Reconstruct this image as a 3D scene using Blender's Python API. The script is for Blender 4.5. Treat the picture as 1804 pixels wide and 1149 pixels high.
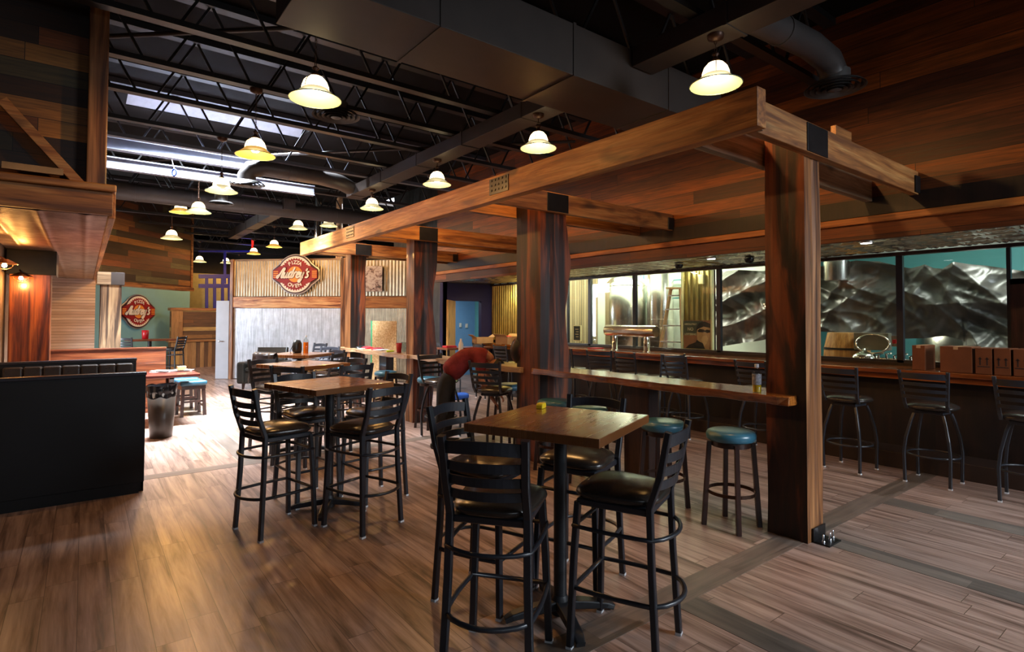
import bpy, bmesh, math, random
from mathutils import Vector, Matrix, noise
random.seed(7)
for _o in list(bpy.data.objects): bpy.data.objects.remove(_o)
scene = bpy.context.scene
COL = scene.collection
PI = math.pi
# ---------------------------------------------------------------- camera, world, exposure
W, HH = 1804, 1149
FPX, CX, CY = 984.93, 902.0, 536.53
YAW, PITCH, ROLL, HCAM = 0.653378, 0.0252917, 0.00297, 1.62
fwv = Vector((math.sin(YAW)*math.cos(PITCH), math.cos(YAW)*math.cos(PITCH), math.sin(PITCH)))
r0 = Vector((math.cos(YAW), -math.sin(YAW), 0)); u0 = r0.cross(fwv)
rv = r0*math.cos(ROLL)+u0*math.sin(ROLL); uv = rv.cross(fwv)
CAMP = Vector((0, 0, HCAM))
cam = bpy.data.cameras.new('camera'); camo = bpy.data.objects.new('camera', cam); COL.objects.link(camo)
cam.sensor_fit = 'HORIZONTAL'; cam.sensor_width = 36.0; cam.lens = 36.0*FPX/W
cam.shift_x = 0.0; cam.shift_y = -(HH/2-CY)/W
cam.clip_start = 0.05; cam.clip_end = 200
M = Matrix((rv, uv, -fwv)).transposed().to_4x4(); M.translation = CAMP
camo.matrix_world = M
scene.camera = camo
scene.view_settings.view_transform = 'Standard'; scene.view_settings.look = 'None'
scene.view_settings.exposure = 0.0; scene.view_settings.gamma = 1.0
scene.view_settings.use_curve_mapping = False
wd = bpy.data.worlds.new('world'); scene.world = wd; wd.use_nodes = True
bg = wd.node_tree.nodes['Background']; bg.inputs[0].default_value = (0.75, 0.85, 1.0, 1); bg.inputs[1].default_value = 0.03

def area(name, loc, target, sx, sy, energy, color):
    l = bpy.data.lights.new(name, 'AREA'); l.shape = 'RECTANGLE'; l.size = sx; l.size_y = sy
    l.energy = energy; l.color = color
    o = bpy.data.objects.new(name, l); COL.objects.link(o); o.location = loc
    d = Vector(target)-Vector(loc)
    o.rotation_euler = d.to_track_quat('-Z', 'Y').to_euler()
    return o
def point(name, loc, energy, color, rad=0.05):
    l = bpy.data.lights.new(name, 'POINT'); l.energy = energy; l.color = color; l.shadow_soft_size = rad
    o = bpy.data.objects.new(name, l); COL.objects.link(o); o.location = loc
    return o
DAY = (0.80, 0.90, 1.0); WARM = (1.0, 0.50, 0.15)
_a = area('skylight_day', (1.75, 9.66, 5.10), (1.9, 10.2, 0), 2.56, .58, 2600, DAY); _a.data.spread = math.radians(102)
area('side_fill_far', (-1.9, 16.25, 1.9), (4.2, 14.4, .9), 1.9, 2.6, 600, DAY)  # added unseen light from the left, brightening partition, door and far floor
area('skylight_day_far', (7.2, 14.3, 5.10), (7.2, 14.3, 0), 1.3, 1.1, 500, DAY)
_a = area('storefront_day_right', (6.6, -3.2, 2.9), (5.9, 1.2, 0.0), 4.5, 1.6, 360, DAY); _a.data.spread = math.radians(110)
_a = area('storefront_day_behind', (-0.5, -4.0, 3.0), (0.6, 2.0, 0.0), 3.5, 1.4, 14, DAY); _a.data.spread = math.radians(110)
area('brewery_tubes', (8.7, 7.4, 3.55), (8.7, 7.4, 0), 0.5, 2.6, 230, (1.0, 0.97, 0.80))
area('brewery_tubes_near', (9.0, 1.6, 3.75), (9.6, 1.4, 0), 0.6, 3.2, 200, (0.95, 1.0, 0.93))

# ---------------------------------------------------------------- pixel -> point on a known plane
def ray(x, y): return fwv+rv*((x-CX)/FPX)-uv*((y-CY)/FPX)
def PZ(x, y, z): d = ray(x, y); return CAMP+d*((z-HCAM)/d.z)
def PX(x, y, X): d = ray(x, y); return CAMP+d*(X/d.x)
def PY(x, y, Y): d = ray(x, y); return CAMP+d*(Y/d.y)

# ---------------------------------------------------------------- object helpers
def link(o, parent=None):
    COL.objects.link(o)
    if parent is not None: o.parent = parent
    return o
def tag(o, label=None, cat=None, group=None, kind=None):
    if label: o['label'] = label
    if cat: o['category'] = cat
    if group: o['group'] = group
    if kind: o['kind'] = kind
    return o
def empty(name, loc=(0, 0, 0), rz=0.0, label=None, cat=None, group=None):
    o = bpy.data.objects.new(name, None); o.empty_display_size = 0.1
    o.location = loc; o.rotation_euler = (0, 0, rz); link(o)
    return tag(o, label, cat, group)
def copy_tree(o, parent=None):
    c = o.copy(); COL.objects.link(c)
    if parent is not None: c.parent = parent
    for ch in list(o.children): copy_tree(ch, c)
    return c

class MB:
    def __init__(s): s.v = []; s.f = []; s.m = []; s.sm = []
    def add(s, vs, fs, mi=0, smooth=False):
        b = len(s.v); s.v += [tuple(v) for v in vs]
        for f in fs: s.f.append([i+b for i in f]); s.m.append(mi); s.sm.append(smooth)
        return s
    def box(s, x0, x1, y0, y1, z0, z1, mi=0):
        vs = [(x, y, z) for z in (z0, z1) for y in (y0, y1) for x in (x0, x1)]
        return s.add(vs, [(0, 2, 3, 1), (4, 5, 7, 6), (0, 1, 5, 4), (2, 6, 7, 3), (0, 4, 6, 2), (1, 3, 7, 5)], mi)
    def bar(s, p0, p1, w, h, up=(0, 0, 1), mi=0, w1=None, h1=None):
        p0 = Vector(p0); p1 = Vector(p1); d = (p1-p0).normalized(); up = Vector(up)
        if abs(d.dot(up)) > .98: up = Vector((0, 1, 0))
        a = d.cross(up).normalized(); b = a.cross(d).normalized()
        w1 = w if w1 is None else w1; h1 = h if h1 is None else h1
        vs = []
        for p, ww, h_ in ((p0, w, h), (p1, w1, h1)):
            for sa, sb in ((-1, -1), (1, -1), (1, 1), (-1, 1)): vs.append(p+a*sa*ww/2+b*sb*h_/2)
        return s.add(vs, [(0, 3, 2, 1), (4, 5, 6, 7), (0, 1, 5, 4), (1, 2, 6, 5), (2, 3, 7, 6), (3, 0, 4, 7)], mi)
    def sweep(s, pts, w, h=None, closed=False, n=8, up=(0, 0, 1), mi=0, rect=False):
        """tube (n-gon) or flat rectangular section along pts"""
        pts = [Vector(p) for p in pts]; N = len(pts); up = Vector(up)
        prev = None; rings = []
        for i, p in enumerate(pts):
            if closed: d = (pts[(i+1) % N]-pts[i-1]).normalized()
            else: d = (pts[min(i+1, N-1)]-pts[max(i-1, 0)]).normalized()
            u = up if abs(d.dot(up)) < .97 else Vector((1, 0, 0))
            if prev is not None and abs(d.dot(up)) >= .9: u = prev
            a = d.cross(u).normalized(); b = a.cross(d).normalized(); prev = b
            rr = w[i] if isinstance(w, (list, tuple)) else w
            if rect:
                hh = h[i] if isinstance(h, (list, tuple)) else h
                rings.append([p+a*sa*rr/2+b*sb*hh/2 for sa, sb in ((-1, -1), (1, -1), (1, 1), (-1, 1))])
            else:
                rings.append([p+(a*math.cos(2*PI*k/n)+b*math.sin(2*PI*k/n))*rr for k in range(n)])
        k = 4 if rect else n; vs = [v for r_ in rings for v in r_]; fs = []
        L = N if closed else N-1
        for i in range(L):
            j = (i+1) % N
            for q in range(k): fs.append((i*k+q, i*k+(q+1) % k, j*k+(q+1) % k, j*k+q))
        s.add(vs, fs, mi, not rect)
        if not closed:
            s.add(rings[0], [tuple(range(k))[::-1]], mi); s.add(rings[-1], [tuple(range(k))], mi)
        return s
    def lathe(s, prof, c=(0, 0, 0), n=24, mi=0, smooth=True, M=None, caps=True):
        c = Vector(c); vs = []
        for r_, z in prof:
            for k in range(n):
                v = Vector((r_*math.cos(2*PI*k/n), r_*math.sin(2*PI*k/n), z))
                if M is not None: v = M @ v
                vs.append(v+c)
        fs = []
        for i in range(len(prof)-1):
            for k in range(n): fs.append((i*n+k, i*n+(k+1) % n, (i+1)*n+(k+1) % n, (i+1)*n+k))
        s.add(vs, fs, mi, smooth)
        if caps:
            if prof[0][0] > 1e-5: s.add(vs[:n], [tuple(range(n))[::-1]], mi)
            if prof[-1][0] > 1e-5: s.add(vs[-n:], [tuple(range(n))], mi)
        return s
    def prism(s, poly, o, ax, ay, t, mi=0):
        """polygon poly (2-D) placed at o with axes ax, ay; extruded by t along ax x ay"""
        o = Vector(o); ax = Vector(ax); ay = Vector(ay); nz = ax.cross(ay).normalized()*t
        n = len(poly); a = [o+ax*p[0]+ay*p[1] for p in poly]; b = [v+nz for v in a]
        fs = [tuple(range(n))[::-1], tuple(range(n, 2*n))]+[(i, (i+1) % n, n+(i+1) % n, n+i) for i in range(n)]
        return s.add(a+b, fs, mi)
    def grid(s, fn, nu, nv, mi=0, smooth=True):
        vs = [fn(i/nu, j/nv) for j in range(nv+1) for i in range(nu+1)]
        fs = [(j*(nu+1)+i, j*(nu+1)+i+1, (j+1)*(nu+1)+i+1, (j+1)*(nu+1)+i) for j in range(nv) for i in range(nu)]
        return s.add(vs, fs, mi, smooth)
    def mesh(s, name, mats, bevel=0.0, seg=2, merge=False):
        me = bpy.data.meshes.new(name); me.from_pydata([tuple(v) for v in s.v], [], s.f)
        if not isinstance(mats, (list, tuple)): mats = [mats]
        for m_ in mats: me.materials.append(m_)
        for p, mi, sm in zip(me.polygons, s.m, s.sm): p.material_index = mi; p.use_smooth = sm
        bm = bmesh.new(); bm.from_mesh(me)
        if merge: bmesh.ops.remove_doubles(bm, verts=bm.verts, dist=1e-5)
        if bevel > 0:
            es = [e for e in bm.edges if len(e.link_faces) == 2 and e.calc_face_angle(0) > 0.6]
            bmesh.ops.bevel(bm, geom=es, offset=bevel, segments=seg, affect='EDGES', profile=0.5)
        bmesh.ops.recalc_face_normals(bm, faces=bm.faces)
        bm.to_mesh(me); bm.free()
        return me
    def build(s, name, mats, parent=None, bevel=0.0, seg=2, merge=False, solid=0.0):
        o = bpy.data.objects.new(name, s.mesh(name, mats, bevel, seg, merge)); link(o, parent)
        if solid:
            md = o.modifiers.new('solid', 'SOLIDIFY'); md.thickness = solid; md.offset = 0
        return o
def Bx(x0, x1, y0, y1, z0, z1): return MB().box(x0, x1, y0, y1, z0, z1)
def struct(name, mb, mat, **k):
    o = mb.build(name, mat, **k); o['kind'] = 'structure'; return o

# ---------------------------------------------------------------- materials
def srgb(h):
    h = h.lstrip('#'); c = [int(h[i:i+2], 16)/255 for i in (0, 2, 4)]
    return tuple((x/12.92 if x <= .04045 else ((x+.055)/1.055)**2.4) for x in c)+(1,)
class NT:
    def __init__(s, name):
        s.m = bpy.data.materials.new(name); s.m.use_nodes = True; s.t = s.m.node_tree; s.N = s.t.nodes; s.L = s.t.links
        s.b = s.N['Principled BSDF']; s.out = s.N['Material Output']
    def n(s, typ, **k):
        nd = s.N.new(typ)
        for a, b in k.items(): setattr(nd, a, b)
        return nd
    def set(s, sock, v):
        if hasattr(v, 'links') or isinstance(v, bpy.types.NodeSocket): s.L.new(v, sock)
        else: sock.default_value = v
    def math(s, op, a, b=0.0, c=None):
        nd = s.n('ShaderNodeMath', operation=op); s.set(nd.inputs[0], a); s.set(nd.inputs[1], b)
        if c is not None: s.set(nd.inputs[2], c)
        return nd.outputs[0]
    def comb(s, x, y, z=0.0):
        nd = s.n('ShaderNodeCombineXYZ'); s.set(nd.inputs[0], x); s.set(nd.inputs[1], y); s.set(nd.inputs[2], z); return nd.outputs[0]
    def coords(s, axes):
        tc = s.n('ShaderNodeTexCoord'); sp = s.n('ShaderNodeSeparateXYZ'); s.L.new(tc.outputs['Object'], sp.inputs[0])
        return [sp.outputs['XYZ'.index(a)] for a in axes]
    def noise(s, vec, scale=1.0, detail=4.0, rough=.6, dist=0.0):
        nd = s.n('ShaderNodeTexNoise'); s.L.new(vec, nd.inputs['Vector'])
        nd.inputs['Scale'].default_value = scale; nd.inputs['Detail'].default_value = detail
        nd.inputs['Roughness'].default_value = rough; nd.inputs['Distortion'].default_value = dist
        return nd.outputs['Fac']
    def white(s, vec):
        nd = s.n('ShaderNodeTexWhiteNoise', noise_dimensions='3D'); s.L.new(vec, nd.inputs['Vector']); return nd.outputs['Value']
    def ramp(s, fac, stops, interp='LINEAR'):
        nd = s.n('ShaderNodeValToRGB'); cr = nd.color_ramp; cr.interpolation = interp
        while len(cr.elements) > 1: cr.elements.remove(cr.elements[-1])
        for i, (p, c) in enumerate(stops):
            e = cr.elements[0] if i == 0 else cr.elements.new(p)
            e.position = p; e.color = srgb(c) if isinstance(c, str) else c
        s.L.new(fac, nd.inputs[0]); return nd.outputs['Color']
    def mix(s, fac, a, b, mode='MIX'):
        nd = s.n('ShaderNodeMix', data_type='RGBA', blend_type=mode)
        s.set(nd.inputs[0], fac); s.set(nd.inputs[6], a); s.set(nd.inputs[7], b); return nd.outputs[2]
    def rng(s, v, a, b, c, d):
        nd = s.n('ShaderNodeMapRange'); s.L.new(v, nd.inputs[0])
        for i, x in enumerate((a, b, c, d)): nd.inputs[i+1].default_value = x
        return nd.outputs[0]
    def bump(s, h, strength=.3, dist=.01):
        nd = s.n('ShaderNodeBump'); nd.inputs['Strength'].default_value = strength; nd.inputs['Distance'].default_value = dist
        s.L.new(h, nd.inputs['Height']); s.L.new(nd.outputs[0], s.b.inputs['Normal'])
    def done(s, color=None, rough=None, metal=None, spec=None, coat=None):
        if color is not None: s.set(s.b.inputs['Base Color'], color)
        if rough is not None: s.set(s.b.inputs['Roughness'], rough)
        if metal is not None: s.set(s.b.inputs['Metallic'], metal)
        if spec is not None: s.set(s.b.inputs['Specular IOR Level'], spec)
        if coat is not None: s.set(s.b.inputs['Coat Weight'], coat); s.b.inputs['Coat Roughness'].default_value = .12
        return s.m
def plain(name, c, rough=.5, metal=0.0, spec=.5, var=0.12, scale=8.0, coat=None):
    n = NT(name); x, y, z = n.coords('XYZ'); f = n.noise(n.comb(x, y, z), scale, 3)
    col = srgb(c) if isinstance(c, str) else c
    d = tuple(v*(1-var) for v in col[:3])+(1,); l = tuple(min(1, v*(1+var)) for v in col[:3])+(1,)
    return n.done(n.ramp(f, [(.3, d), (.7, l)]), rough, metal, spec, coat)
def emit(name, c, st):
    n = NT(name); e = n.n('ShaderNodeEmission'); e.inputs[0].default_value = c; e.inputs[1].default_value = st
    n.L.new(e.outputs[0], n.out.inputs[0]); return n.m
def planks(name, u, v, width, length, pal, rough=.5, gap=.03, grain=.55, coat=None, seed=0.0, gapcol='#0a0604', bump=.25, gs=(3., 70.)):
    n = NT(name); U, V = n.coords(u+v)
    vi = n.math('DIVIDE', V, width); row = n.math('FLOOR', vi); fv = n.math('FRACT', vi)
    rr = n.white(n.comb(row, seed, 1.7)); ui = n.math('ADD', n.math('DIVIDE', U, length), n.math('MULTIPLY', rr, 7.3))
    cell = n.math('FLOOR', ui); fu = n.math('FRACT', ui)
    rnd = n.white(n.comb(row, cell, seed+3.1))
    k = len(pal); base = n.ramp(rnd, [((i+.001)/k, pal[i]) for i in range(k)], 'CONSTANT')
    off = n.math('MULTIPLY', rnd, 31.7)
    g = n.noise(n.comb(n.math('MULTIPLY', U, gs[0]), n.math('MULTIPLY', V, gs[1]), off), 1.0, 5, .62, .6)
    blot = n.noise(n.comb(n.math('MULTIPLY', U, 1.6), n.math('MULTIPLY', V, 9.), off), 1.0, 3, .6)
    gm = n.math('MULTIPLY', n.rng(g, .25, .75, 1-grain, 1+grain*.55), n.rng(blot, .25, .75, 1-grain*.6, 1+grain*.45))
    gv = n.comb(gm, gm, gm)
    col = n.mix(1.0, base, gv, 'MULTIPLY')
    e1 = n.math('LESS_THAN', n.math('ABSOLUTE', n.math('SUBTRACT', fv, .5)), .5-gap/2)
    e2 = n.math('LESS_THAN', n.math('ABSOLUTE', n.math('SUBTRACT', fu, .5)), .5-gap*width/length/2)
    ins = n.math('MULTIPLY', e1, e2)
    col = n.mix(ins, srgb(gapcol), col)
    if bump: n.bump(n.math('MULTIPLY', ins, n.rng(g, 0, 1, .6, 1.)), bump, .006)
    return n.done(col, n.rng(g, .2, .8, max(.05, rough-.1), min(1, rough+.12)), 0, .5, coat)
def wood(name, axis, c1, c2, c3, rough=.5, coat=None, sc=1.0, contrast=1.0, bump=.2):
    n = NT(name); ax = 'XYZ'.replace(axis, ''); A, B, C = n.coords(axis+ax)
    vec = n.comb(n.math('MULTIPLY', A, .8*sc), n.math('MULTIPLY', B, 9*sc), n.math('MULTIPLY', C, 9*sc))
    g = n.noise(vec, 1.0, 4, .6, 1.2)
    vec2 = n.comb(n.math('MULTIPLY', A, 3*sc), n.math('MULTIPLY', B, 75*sc), n.math('MULTIPLY', C, 75*sc))
    f = n.noise(vec2, 1.0, 4, .6, .3)
    kv = n.comb(n.math('MULTIPLY', A, 2.2*sc), n.math('MULTIPLY', B, 5*sc), n.math('MULTIPLY', C, 5*sc)); kn = n.noise(kv, 1.0, 1, .4)
    a = .5-.17/contrast; b = .5+.17/contrast
    col = n.ramp(g, [(a, c1), (.5, c2), (b, c3)])
    m = n.rng(f, .25, .75, .55, 1.25); col = n.mix(1.0, col, n.comb(m, m, m), 'MULTIPLY')
    k2 = n.rng(kn, .66, .76, 1.0, .35); col = n.mix(1.0, col, n.comb(k2, k2, k2), 'MULTIPLY')
    if bump: n.bump(f, bump, .003)
    return n.done(col, rough, 0, .5, coat)

PAL_RECL = ['#7a4a22', '#3a2212', '#8a5a2a', '#5d3418', '#4a3c24', '#9a642c', '#2e1c10', '#6b3a18', '#5c5434', '#7c4420', '#42301a']
PAL_BAR = ['#7c3c0e', '#5a290a', '#8c4812', '#6a330d', '#84400f', '#4c220a', '#743a0d', '#62300c']
PAL_FLOOR = ['#a4866f', '#977861', '#ab8f79', '#9d7f69', '#92735e', '#a68a74', '#a08069', '#987b66']
def mk_floor():
    n = NT('floor_planks'); U, V = n.coords('YX'); wd_, ln = .155, 1.22
    vi = n.math('DIVIDE', V, wd_); row = n.math('FLOOR', vi); fv = n.math('FRACT', vi)
    rr = n.white(n.comb(row, 0.0, 1.7)); ui = n.math('ADD', n.math('DIVIDE', U, ln), n.math('MULTIPLY', rr, 7.3))
    cell = n.math('FLOOR', ui); fu = n.math('FRACT', ui); rnd = n.white(n.comb(row, cell, 3.1)); off = n.math('MULTIPLY', rnd, 41.)
    st = n.noise(n.comb(n.math('MULTIPLY', U, 1.1), n.math('MULTIPLY', V, 15.), off), 1.0, 4, .62, .5)
    fi = n.noise(n.comb(n.math('MULTIPLY', U, 3.5), n.math('MULTIPLY', V, 85.), off), 1.0, 3, .6)
    col = n.ramp(st, [(.32, '#574339'), (.45, '#886e61'), (.6, '#a78c7f'), (.8, '#b89f93')])
    m = n.math('MULTIPLY', n.rng(fi, .25, .75, .82, 1.12), n.rng(rnd, 0, 1, .86, 1.1)); col = n.mix(1.0, col, n.comb(m, m, m), 'MULTIPLY')
    e1 = n.math('LESS_THAN', n.math('ABSOLUTE', n.math('SUBTRACT', fv, .5)), .490)
    e2 = n.math('LESS_THAN', n.math('ABSOLUTE', n.math('SUBTRACT', fu, .5)), .4985)
    col = n.mix(n.math('MULTIPLY', e1, e2), srgb('#4a382c'), col)
    n.bump(fi, .05, .003)
    return n.done(col, n.rng(st, .3, .7, .38, .28), 0, .5)
m_floor = mk_floor()
m_inlayX = planks('floor_inlay_across', 'X', 'Y', .2, 1.25, ['#75655a', '#6a5b4f', '#7a6a5e'], rough=.38, gap=.004, grain=.55, bump=.05, gs=(1.6, 34.))
m_inlayY = planks('floor_inlay_along', 'Y', 'X', .2, 1.25, ['#6e645c', '#665c54', '#766a60'], rough=.38, gap=.004, grain=.55, bump=.05, gs=(1.6, 34.))
m_reclX = planks('reclaimed_boards', 'X', 'Z', .145, 1.9, PAL_RECL, rough=.6, gap=.03, grain=.6)
m_barwall = planks('bar_wall_boards', 'Y', 'Z', .165, 3.4, PAL_BAR, rough=.5, gap=.03, grain=.75, gs=(2., 45.))
m_bead = planks('bead_boards', 'X', 'Z', .06, 9.0, ['#d2b8a6', '#c8ac98', '#dac4b2'], rough=.35, gap=.08, grain=.25, gapcol='#4a3228', coat=.3)
m_crate = planks('pallet_boards', 'Z', 'X', .12, 3.0, ['#a87440', '#7c5028', '#c8944e', '#6c482a', '#b07e48'], rough=.6, grain=.5)
m_crateH = planks('pallet_boards_level', 'X', 'Z', .13, 3.0, ['#a87440', '#6c4a2c', '#caa05c', '#7c5028', '#946838'], rough=.6, grain=.5)
m_beamY = wood('beam_pine_along', 'Y', '#74421c', '#a4662e', '#c28c50', .5, contrast=1.1)
m_beamX = wood('beam_pine_across', 'X', '#663a19', '#98602e', '#b5824a', .5, contrast=1.1)
m_beamGrey = wood('beam_pale_across', 'X', '#6d5640', '#8d7254', '#a98e6c', .55)
m_post = wood('post_cedar_dark', 'Z', '#0d0502', '#301105', '#74360f', .5, coat=.04, sc=.5, contrast=1.9)
m_postL = wood('post_cedar_light', 'Z', '#3e1e0a', '#80502a', '#a87446', .45, coat=.1, sc=.6, contrast=1.3)
m_railw = wood('rail_slab_wood', 'Y', '#4a220c', '#8a4a1c', '#a86428', .16, coat=.9, contrast=1.2, bump=.12)
_n = m_railw.node_tree; _no = _n.nodes.new('ShaderNodeTexNoise'); _no.inputs['Scale'].default_value = 14; _no.inputs['Detail'].default_value = 2
_bp = _n.nodes.new('ShaderNodeBump'); _bp.inputs['Strength'].default_value = .35; _bp.inputs['Distance'].default_value = .012
_n.links.new(_no.outputs['Fac'], _bp.inputs['Height']); _n.links.new(_bp.outputs[0], _n.nodes['Principled BSDF'].inputs['Coat Normal'])
m_railp = wood('rail_slab_pale', 'Y', '#8a6444', '#b08a64', '#c8a880', .35, coat=.3)
m_table = planks('table_top_boards', 'X', 'Y', .105, 3.0, ['#7a4820', '#6e401c', '#845024', '#76461f'], rough=.28, gap=.002, grain=.2, coat=.8, bump=0, gs=(1.5, 18.))
m_tableE = wood('table_edge_wood', 'X', '#4a2812', '#6e4020', '#865430', .35, coat=.4)
m_barTop = wood('bar_top_wood', 'Y', '#4a2008', '#84421a', '#9c5824', .2, coat=.8)
m_darkwood = wood('stool_dark_wood', 'Z', '#170a06', '#2c1610', '#3c2018', .35, coat=.3)
m_redwood = wood('booth_red_wood', 'X', '#48200f', '#733a20', '#8e5230', .3, coat=.5)
m_btab = wood('booth_table_wood', 'X', '#351410', '#5a2620', '#74342a', .28, coat=.5)
m_darkpanel = wood('dark_stained_panel', 'Z', '#0c0503', '#1a0c07', '#241109', .5)
m_clear = wood('golden_door_wood', 'Z', '#b98a48', '#cf9f58', '#dcb06a', .4)
m_blackmetal = plain('black_powder_metal', (0.016, 0.018, 0.024, 1), .34, .0, .6, .1)
m_castiron = plain('black_cast_iron', (0.014, 0.015, 0.018, 1), .42, 0, .5, .2, 30)
m_vinyl = plain('black_vinyl', (0.022, 0.016, 0.013, 1), .26, 0, .55, .12, 20)
m_boothblk = plain('booth_black_panel', (0.004, 0.004, 0.005, 1), .55, 0, .3, .15, 6)
m_teal = plain('teal_vinyl', (0.035, 0.13, 0.19, 1), .3, 0, .5, .1, 14)
m_teal2 = plain('dark_teal_vinyl', (0.018, 0.075, 0.115, 1), .35, 0, .4)
m_deck = plain('ceiling_dark_deck', (0.006, 0.004, 0.003, 1), .9, 0, .15, .25, 2)
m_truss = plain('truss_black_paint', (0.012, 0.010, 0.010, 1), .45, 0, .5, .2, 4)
m_duct = plain('duct_dull_paint', (0.034, 0.025, 0.021, 1), .55, 0, .4, .15, 3)
m_ductg = plain('duct_grey_paint', (0.055, 0.048, 0.046, 1), .45, 0.2, .5, .15, 3)
m_whiteglide = plain('pale_glide_plastic', (.6, .62, .65, 1), .4)
m_steel = plain('brushed_steel', (.62, .61, .56, 1), .24, 1.0, .5, .08, 30)
m_chrome = plain('polished_steel', (.75, .74, .70, 1), .1, 1.0)
m_cop = plain('copper_trim', (.75, .32, .12, 1), .25, 1.0)
m_plate = plain('black_steel_plate', (0.010, .009, .009, 1), .35, .3, .5, .3, 12)
m_bolt = plain('zinc_bolt', (.7, .72, .78, 1), .25, 1.0)
m_tealwall = plain('teal_paint', '#7cb0bc', .65, 0, .3, .05, 2)
m_tealwall2 = plain('teal_paint_brewery', '#5fa3a6', .6, 0, .3, .05, 2)
m_whitewall = plain('white_brewery_paint', '#dfe9dc', .6, 0, .3, .04, 2)
m_purple = plain('indigo_paint', '#262250', .6, 0, .3, .08, 2)
m_bluewall = plain('sky_blue_paint', '#6f9ed0', .6, 0, .3, .05, 2)
m_doorgrey = plain('primed_grey_door', '#a9afba', .45, .1, .5, .06, 3)
m_neon = plain('indigo_rail_paint', '#201e78', .4, 0, .5, .1)
m_card = plain('cardboard', '#6e3e22', .75, 0, .2, .1, 6)
m_cardp = plain('cardboard_pale', '#b59068', .75, 0, .2, .1, 6)
m_ink = plain('dark_print_ink', '#2a1408', .7)
m_paper = plain('white_paper', '#d8d8d4', .6, 0, .3, .03)
m_red = plain('red_plastic', '#a0121a', .35)
m_yel = plain('yellow_plastic', '#e0c020', .35)
m_blue = plain('blue_fabric', '#1f52a8', .6)
m_green = plain('lime_plastic', '#b4d41c', .4)
m_cream = plain('cream_enamel', '#d8d3a0', .4)
m_liner = plain('black_bin_liner', (.01, .01, .012, 1), .15)
m_bin = plain('grey_brown_bin', '#332b25', .3)
m_orangeq = plain('orange_liquid', '#e06a10', .1)
m_skin = plain('skin', '#b47a5c', .5)
m_shirt = plain('red_cloth', '#6e2424', .8, 0, .2, .3, 12)
m_pants = plain('charcoal_trousers', '#23201e', .85, 0, .2, .2, 10)
m_hair = plain('dark_hair', '#15100c', .6)
m_grille = plain('diffuser_paint', (.06, .055, .052, 1), .5)
m_sign_r = plain('sign_red', '#8c1c1e', .45, 0, .4, .1)
m_sign_d = plain('sign_dark_edge', '#3a1a18', .4)
m_sign_w = plain('sign_cream', '#e6ddcc', .45, 0, .4, .03)
m_sign_o = plain('sign_orange', '#e09038', .45, 0, .4, .05)
m_sign_s = plain('sign_steel_rim', (.45, .42, .42, 1), .3, .8)
m_leather = plain('dark_leather', (.010, .011, .010, 1), .32, 0, .4, .2, 10)
m_osb_g = plain('green_osb_edge', '#3fa070', .7)
def mk_osb():
    n = NT('strand_board'); x, y, z = n.coords('XYZ')
    vo = n.n('ShaderNodeTexVoronoi'); vo.inputs['Scale'].default_value = 48; n.L.new(n.comb(n.math('MULTIPLY', x, 1.6), n.math('MULTIPLY', y, 1.6), z), vo.inputs['Vector'])
    sp = n.n('ShaderNodeSeparateXYZ'); n.L.new(vo.outputs['Color'], sp.inputs[0])
    return n.done(n.ramp(sp.outputs[0], [(0, '#a5835a'), (.35, '#b8955f'), (.7, '#c8a678'), (1, '#d6ba8c')]), .7)
m_osb = mk_osb()
def mk_galv(name, c1, c2, rough, streak=1.0, warm=False, metal=1.0):
    n = NT(name); x, y, z = n.coords('XYZ')
    f = n.noise(n.comb(n.math('MULTIPLY', x, 26.), n.math('MULTIPLY', y, 26.), n.math('MULTIPLY', z, 1.8)), 1.0, 4, .6, .4)
    g = n.noise(n.comb(x, y, z), 5.0, 4, .6)
    col = n.ramp(f, [(.35, c1), (.65, c2)])
    m = n.rng(g, .3, .7, .8, 1.1); col = n.mix(1.0, col, n.comb(m, m, m), 'MULTIPLY')
    return n.done(col, n.rng(f, .3, .7, rough, rough+.15), metal)
m_galv = mk_galv('galvanized_sheet', '#a9aeb8', '#d6dbe4', .38, metal=.75)
m_galvw = mk_galv('galvanized_sheet_warm', '#8e8676', '#b8ae98', .3)
m_galvdark = mk_galv('dark_sheet_wall', '#3c3a38', '#5a5854', .4)
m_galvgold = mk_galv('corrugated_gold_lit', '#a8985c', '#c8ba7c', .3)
def mk_metalpaint(name, c1, c2, metal, rough, sc=6.):
    n = NT(name); x, y, z = n.coords('XYZ'); f = n.noise(n.comb(x, y, z), sc, 4)
    return n.done(n.ramp(f, [(.3, c1), (.7, c2)]), rough, metal)
m_tin = mk_metalpaint('pressed_tin_tiles', (.62, .58, .46, 1), (.86, .80, .66, 1), .9, .2)
m_ribtin = mk_metalpaint('ribbed_tin_panels', '#7c6250', '#b8a08c', .8, .3)
def mk_glass(name, tint=(1, 1, 1, 1), refl=1.0):
    n = NT(name); t = n.n('ShaderNodeBsdfTransparent'); t.inputs[0].default_value = tint
    g = n.n('ShaderNodeBsdfGlossy'); g.inputs['Roughness'].default_value = .01
    fr = n.n('ShaderNodeLayerWeight'); fr.inputs['Blend'].default_value = .5; fz = n.math('MULTIPLY_ADD', n.math('POWER', fr.outputs['Facing'], 4.5), .8, .03)
    mx = n.n('ShaderNodeMixShader'); n.L.new(n.math('MULTIPLY', fz, refl), mx.inputs[0]); n.L.new(t.outputs[0], mx.inputs[1]); n.L.new(g.outputs[0], mx.inputs[2])
    n.L.new(mx.outputs[0], n.out.inputs[0]); return n.m
m_glass = mk_glass('window_glass', (.93, .95, .93, 1))
m_clearp = mk_glass('clear_plastic', (.85, .9, .9, 1), 1.5)
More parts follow.
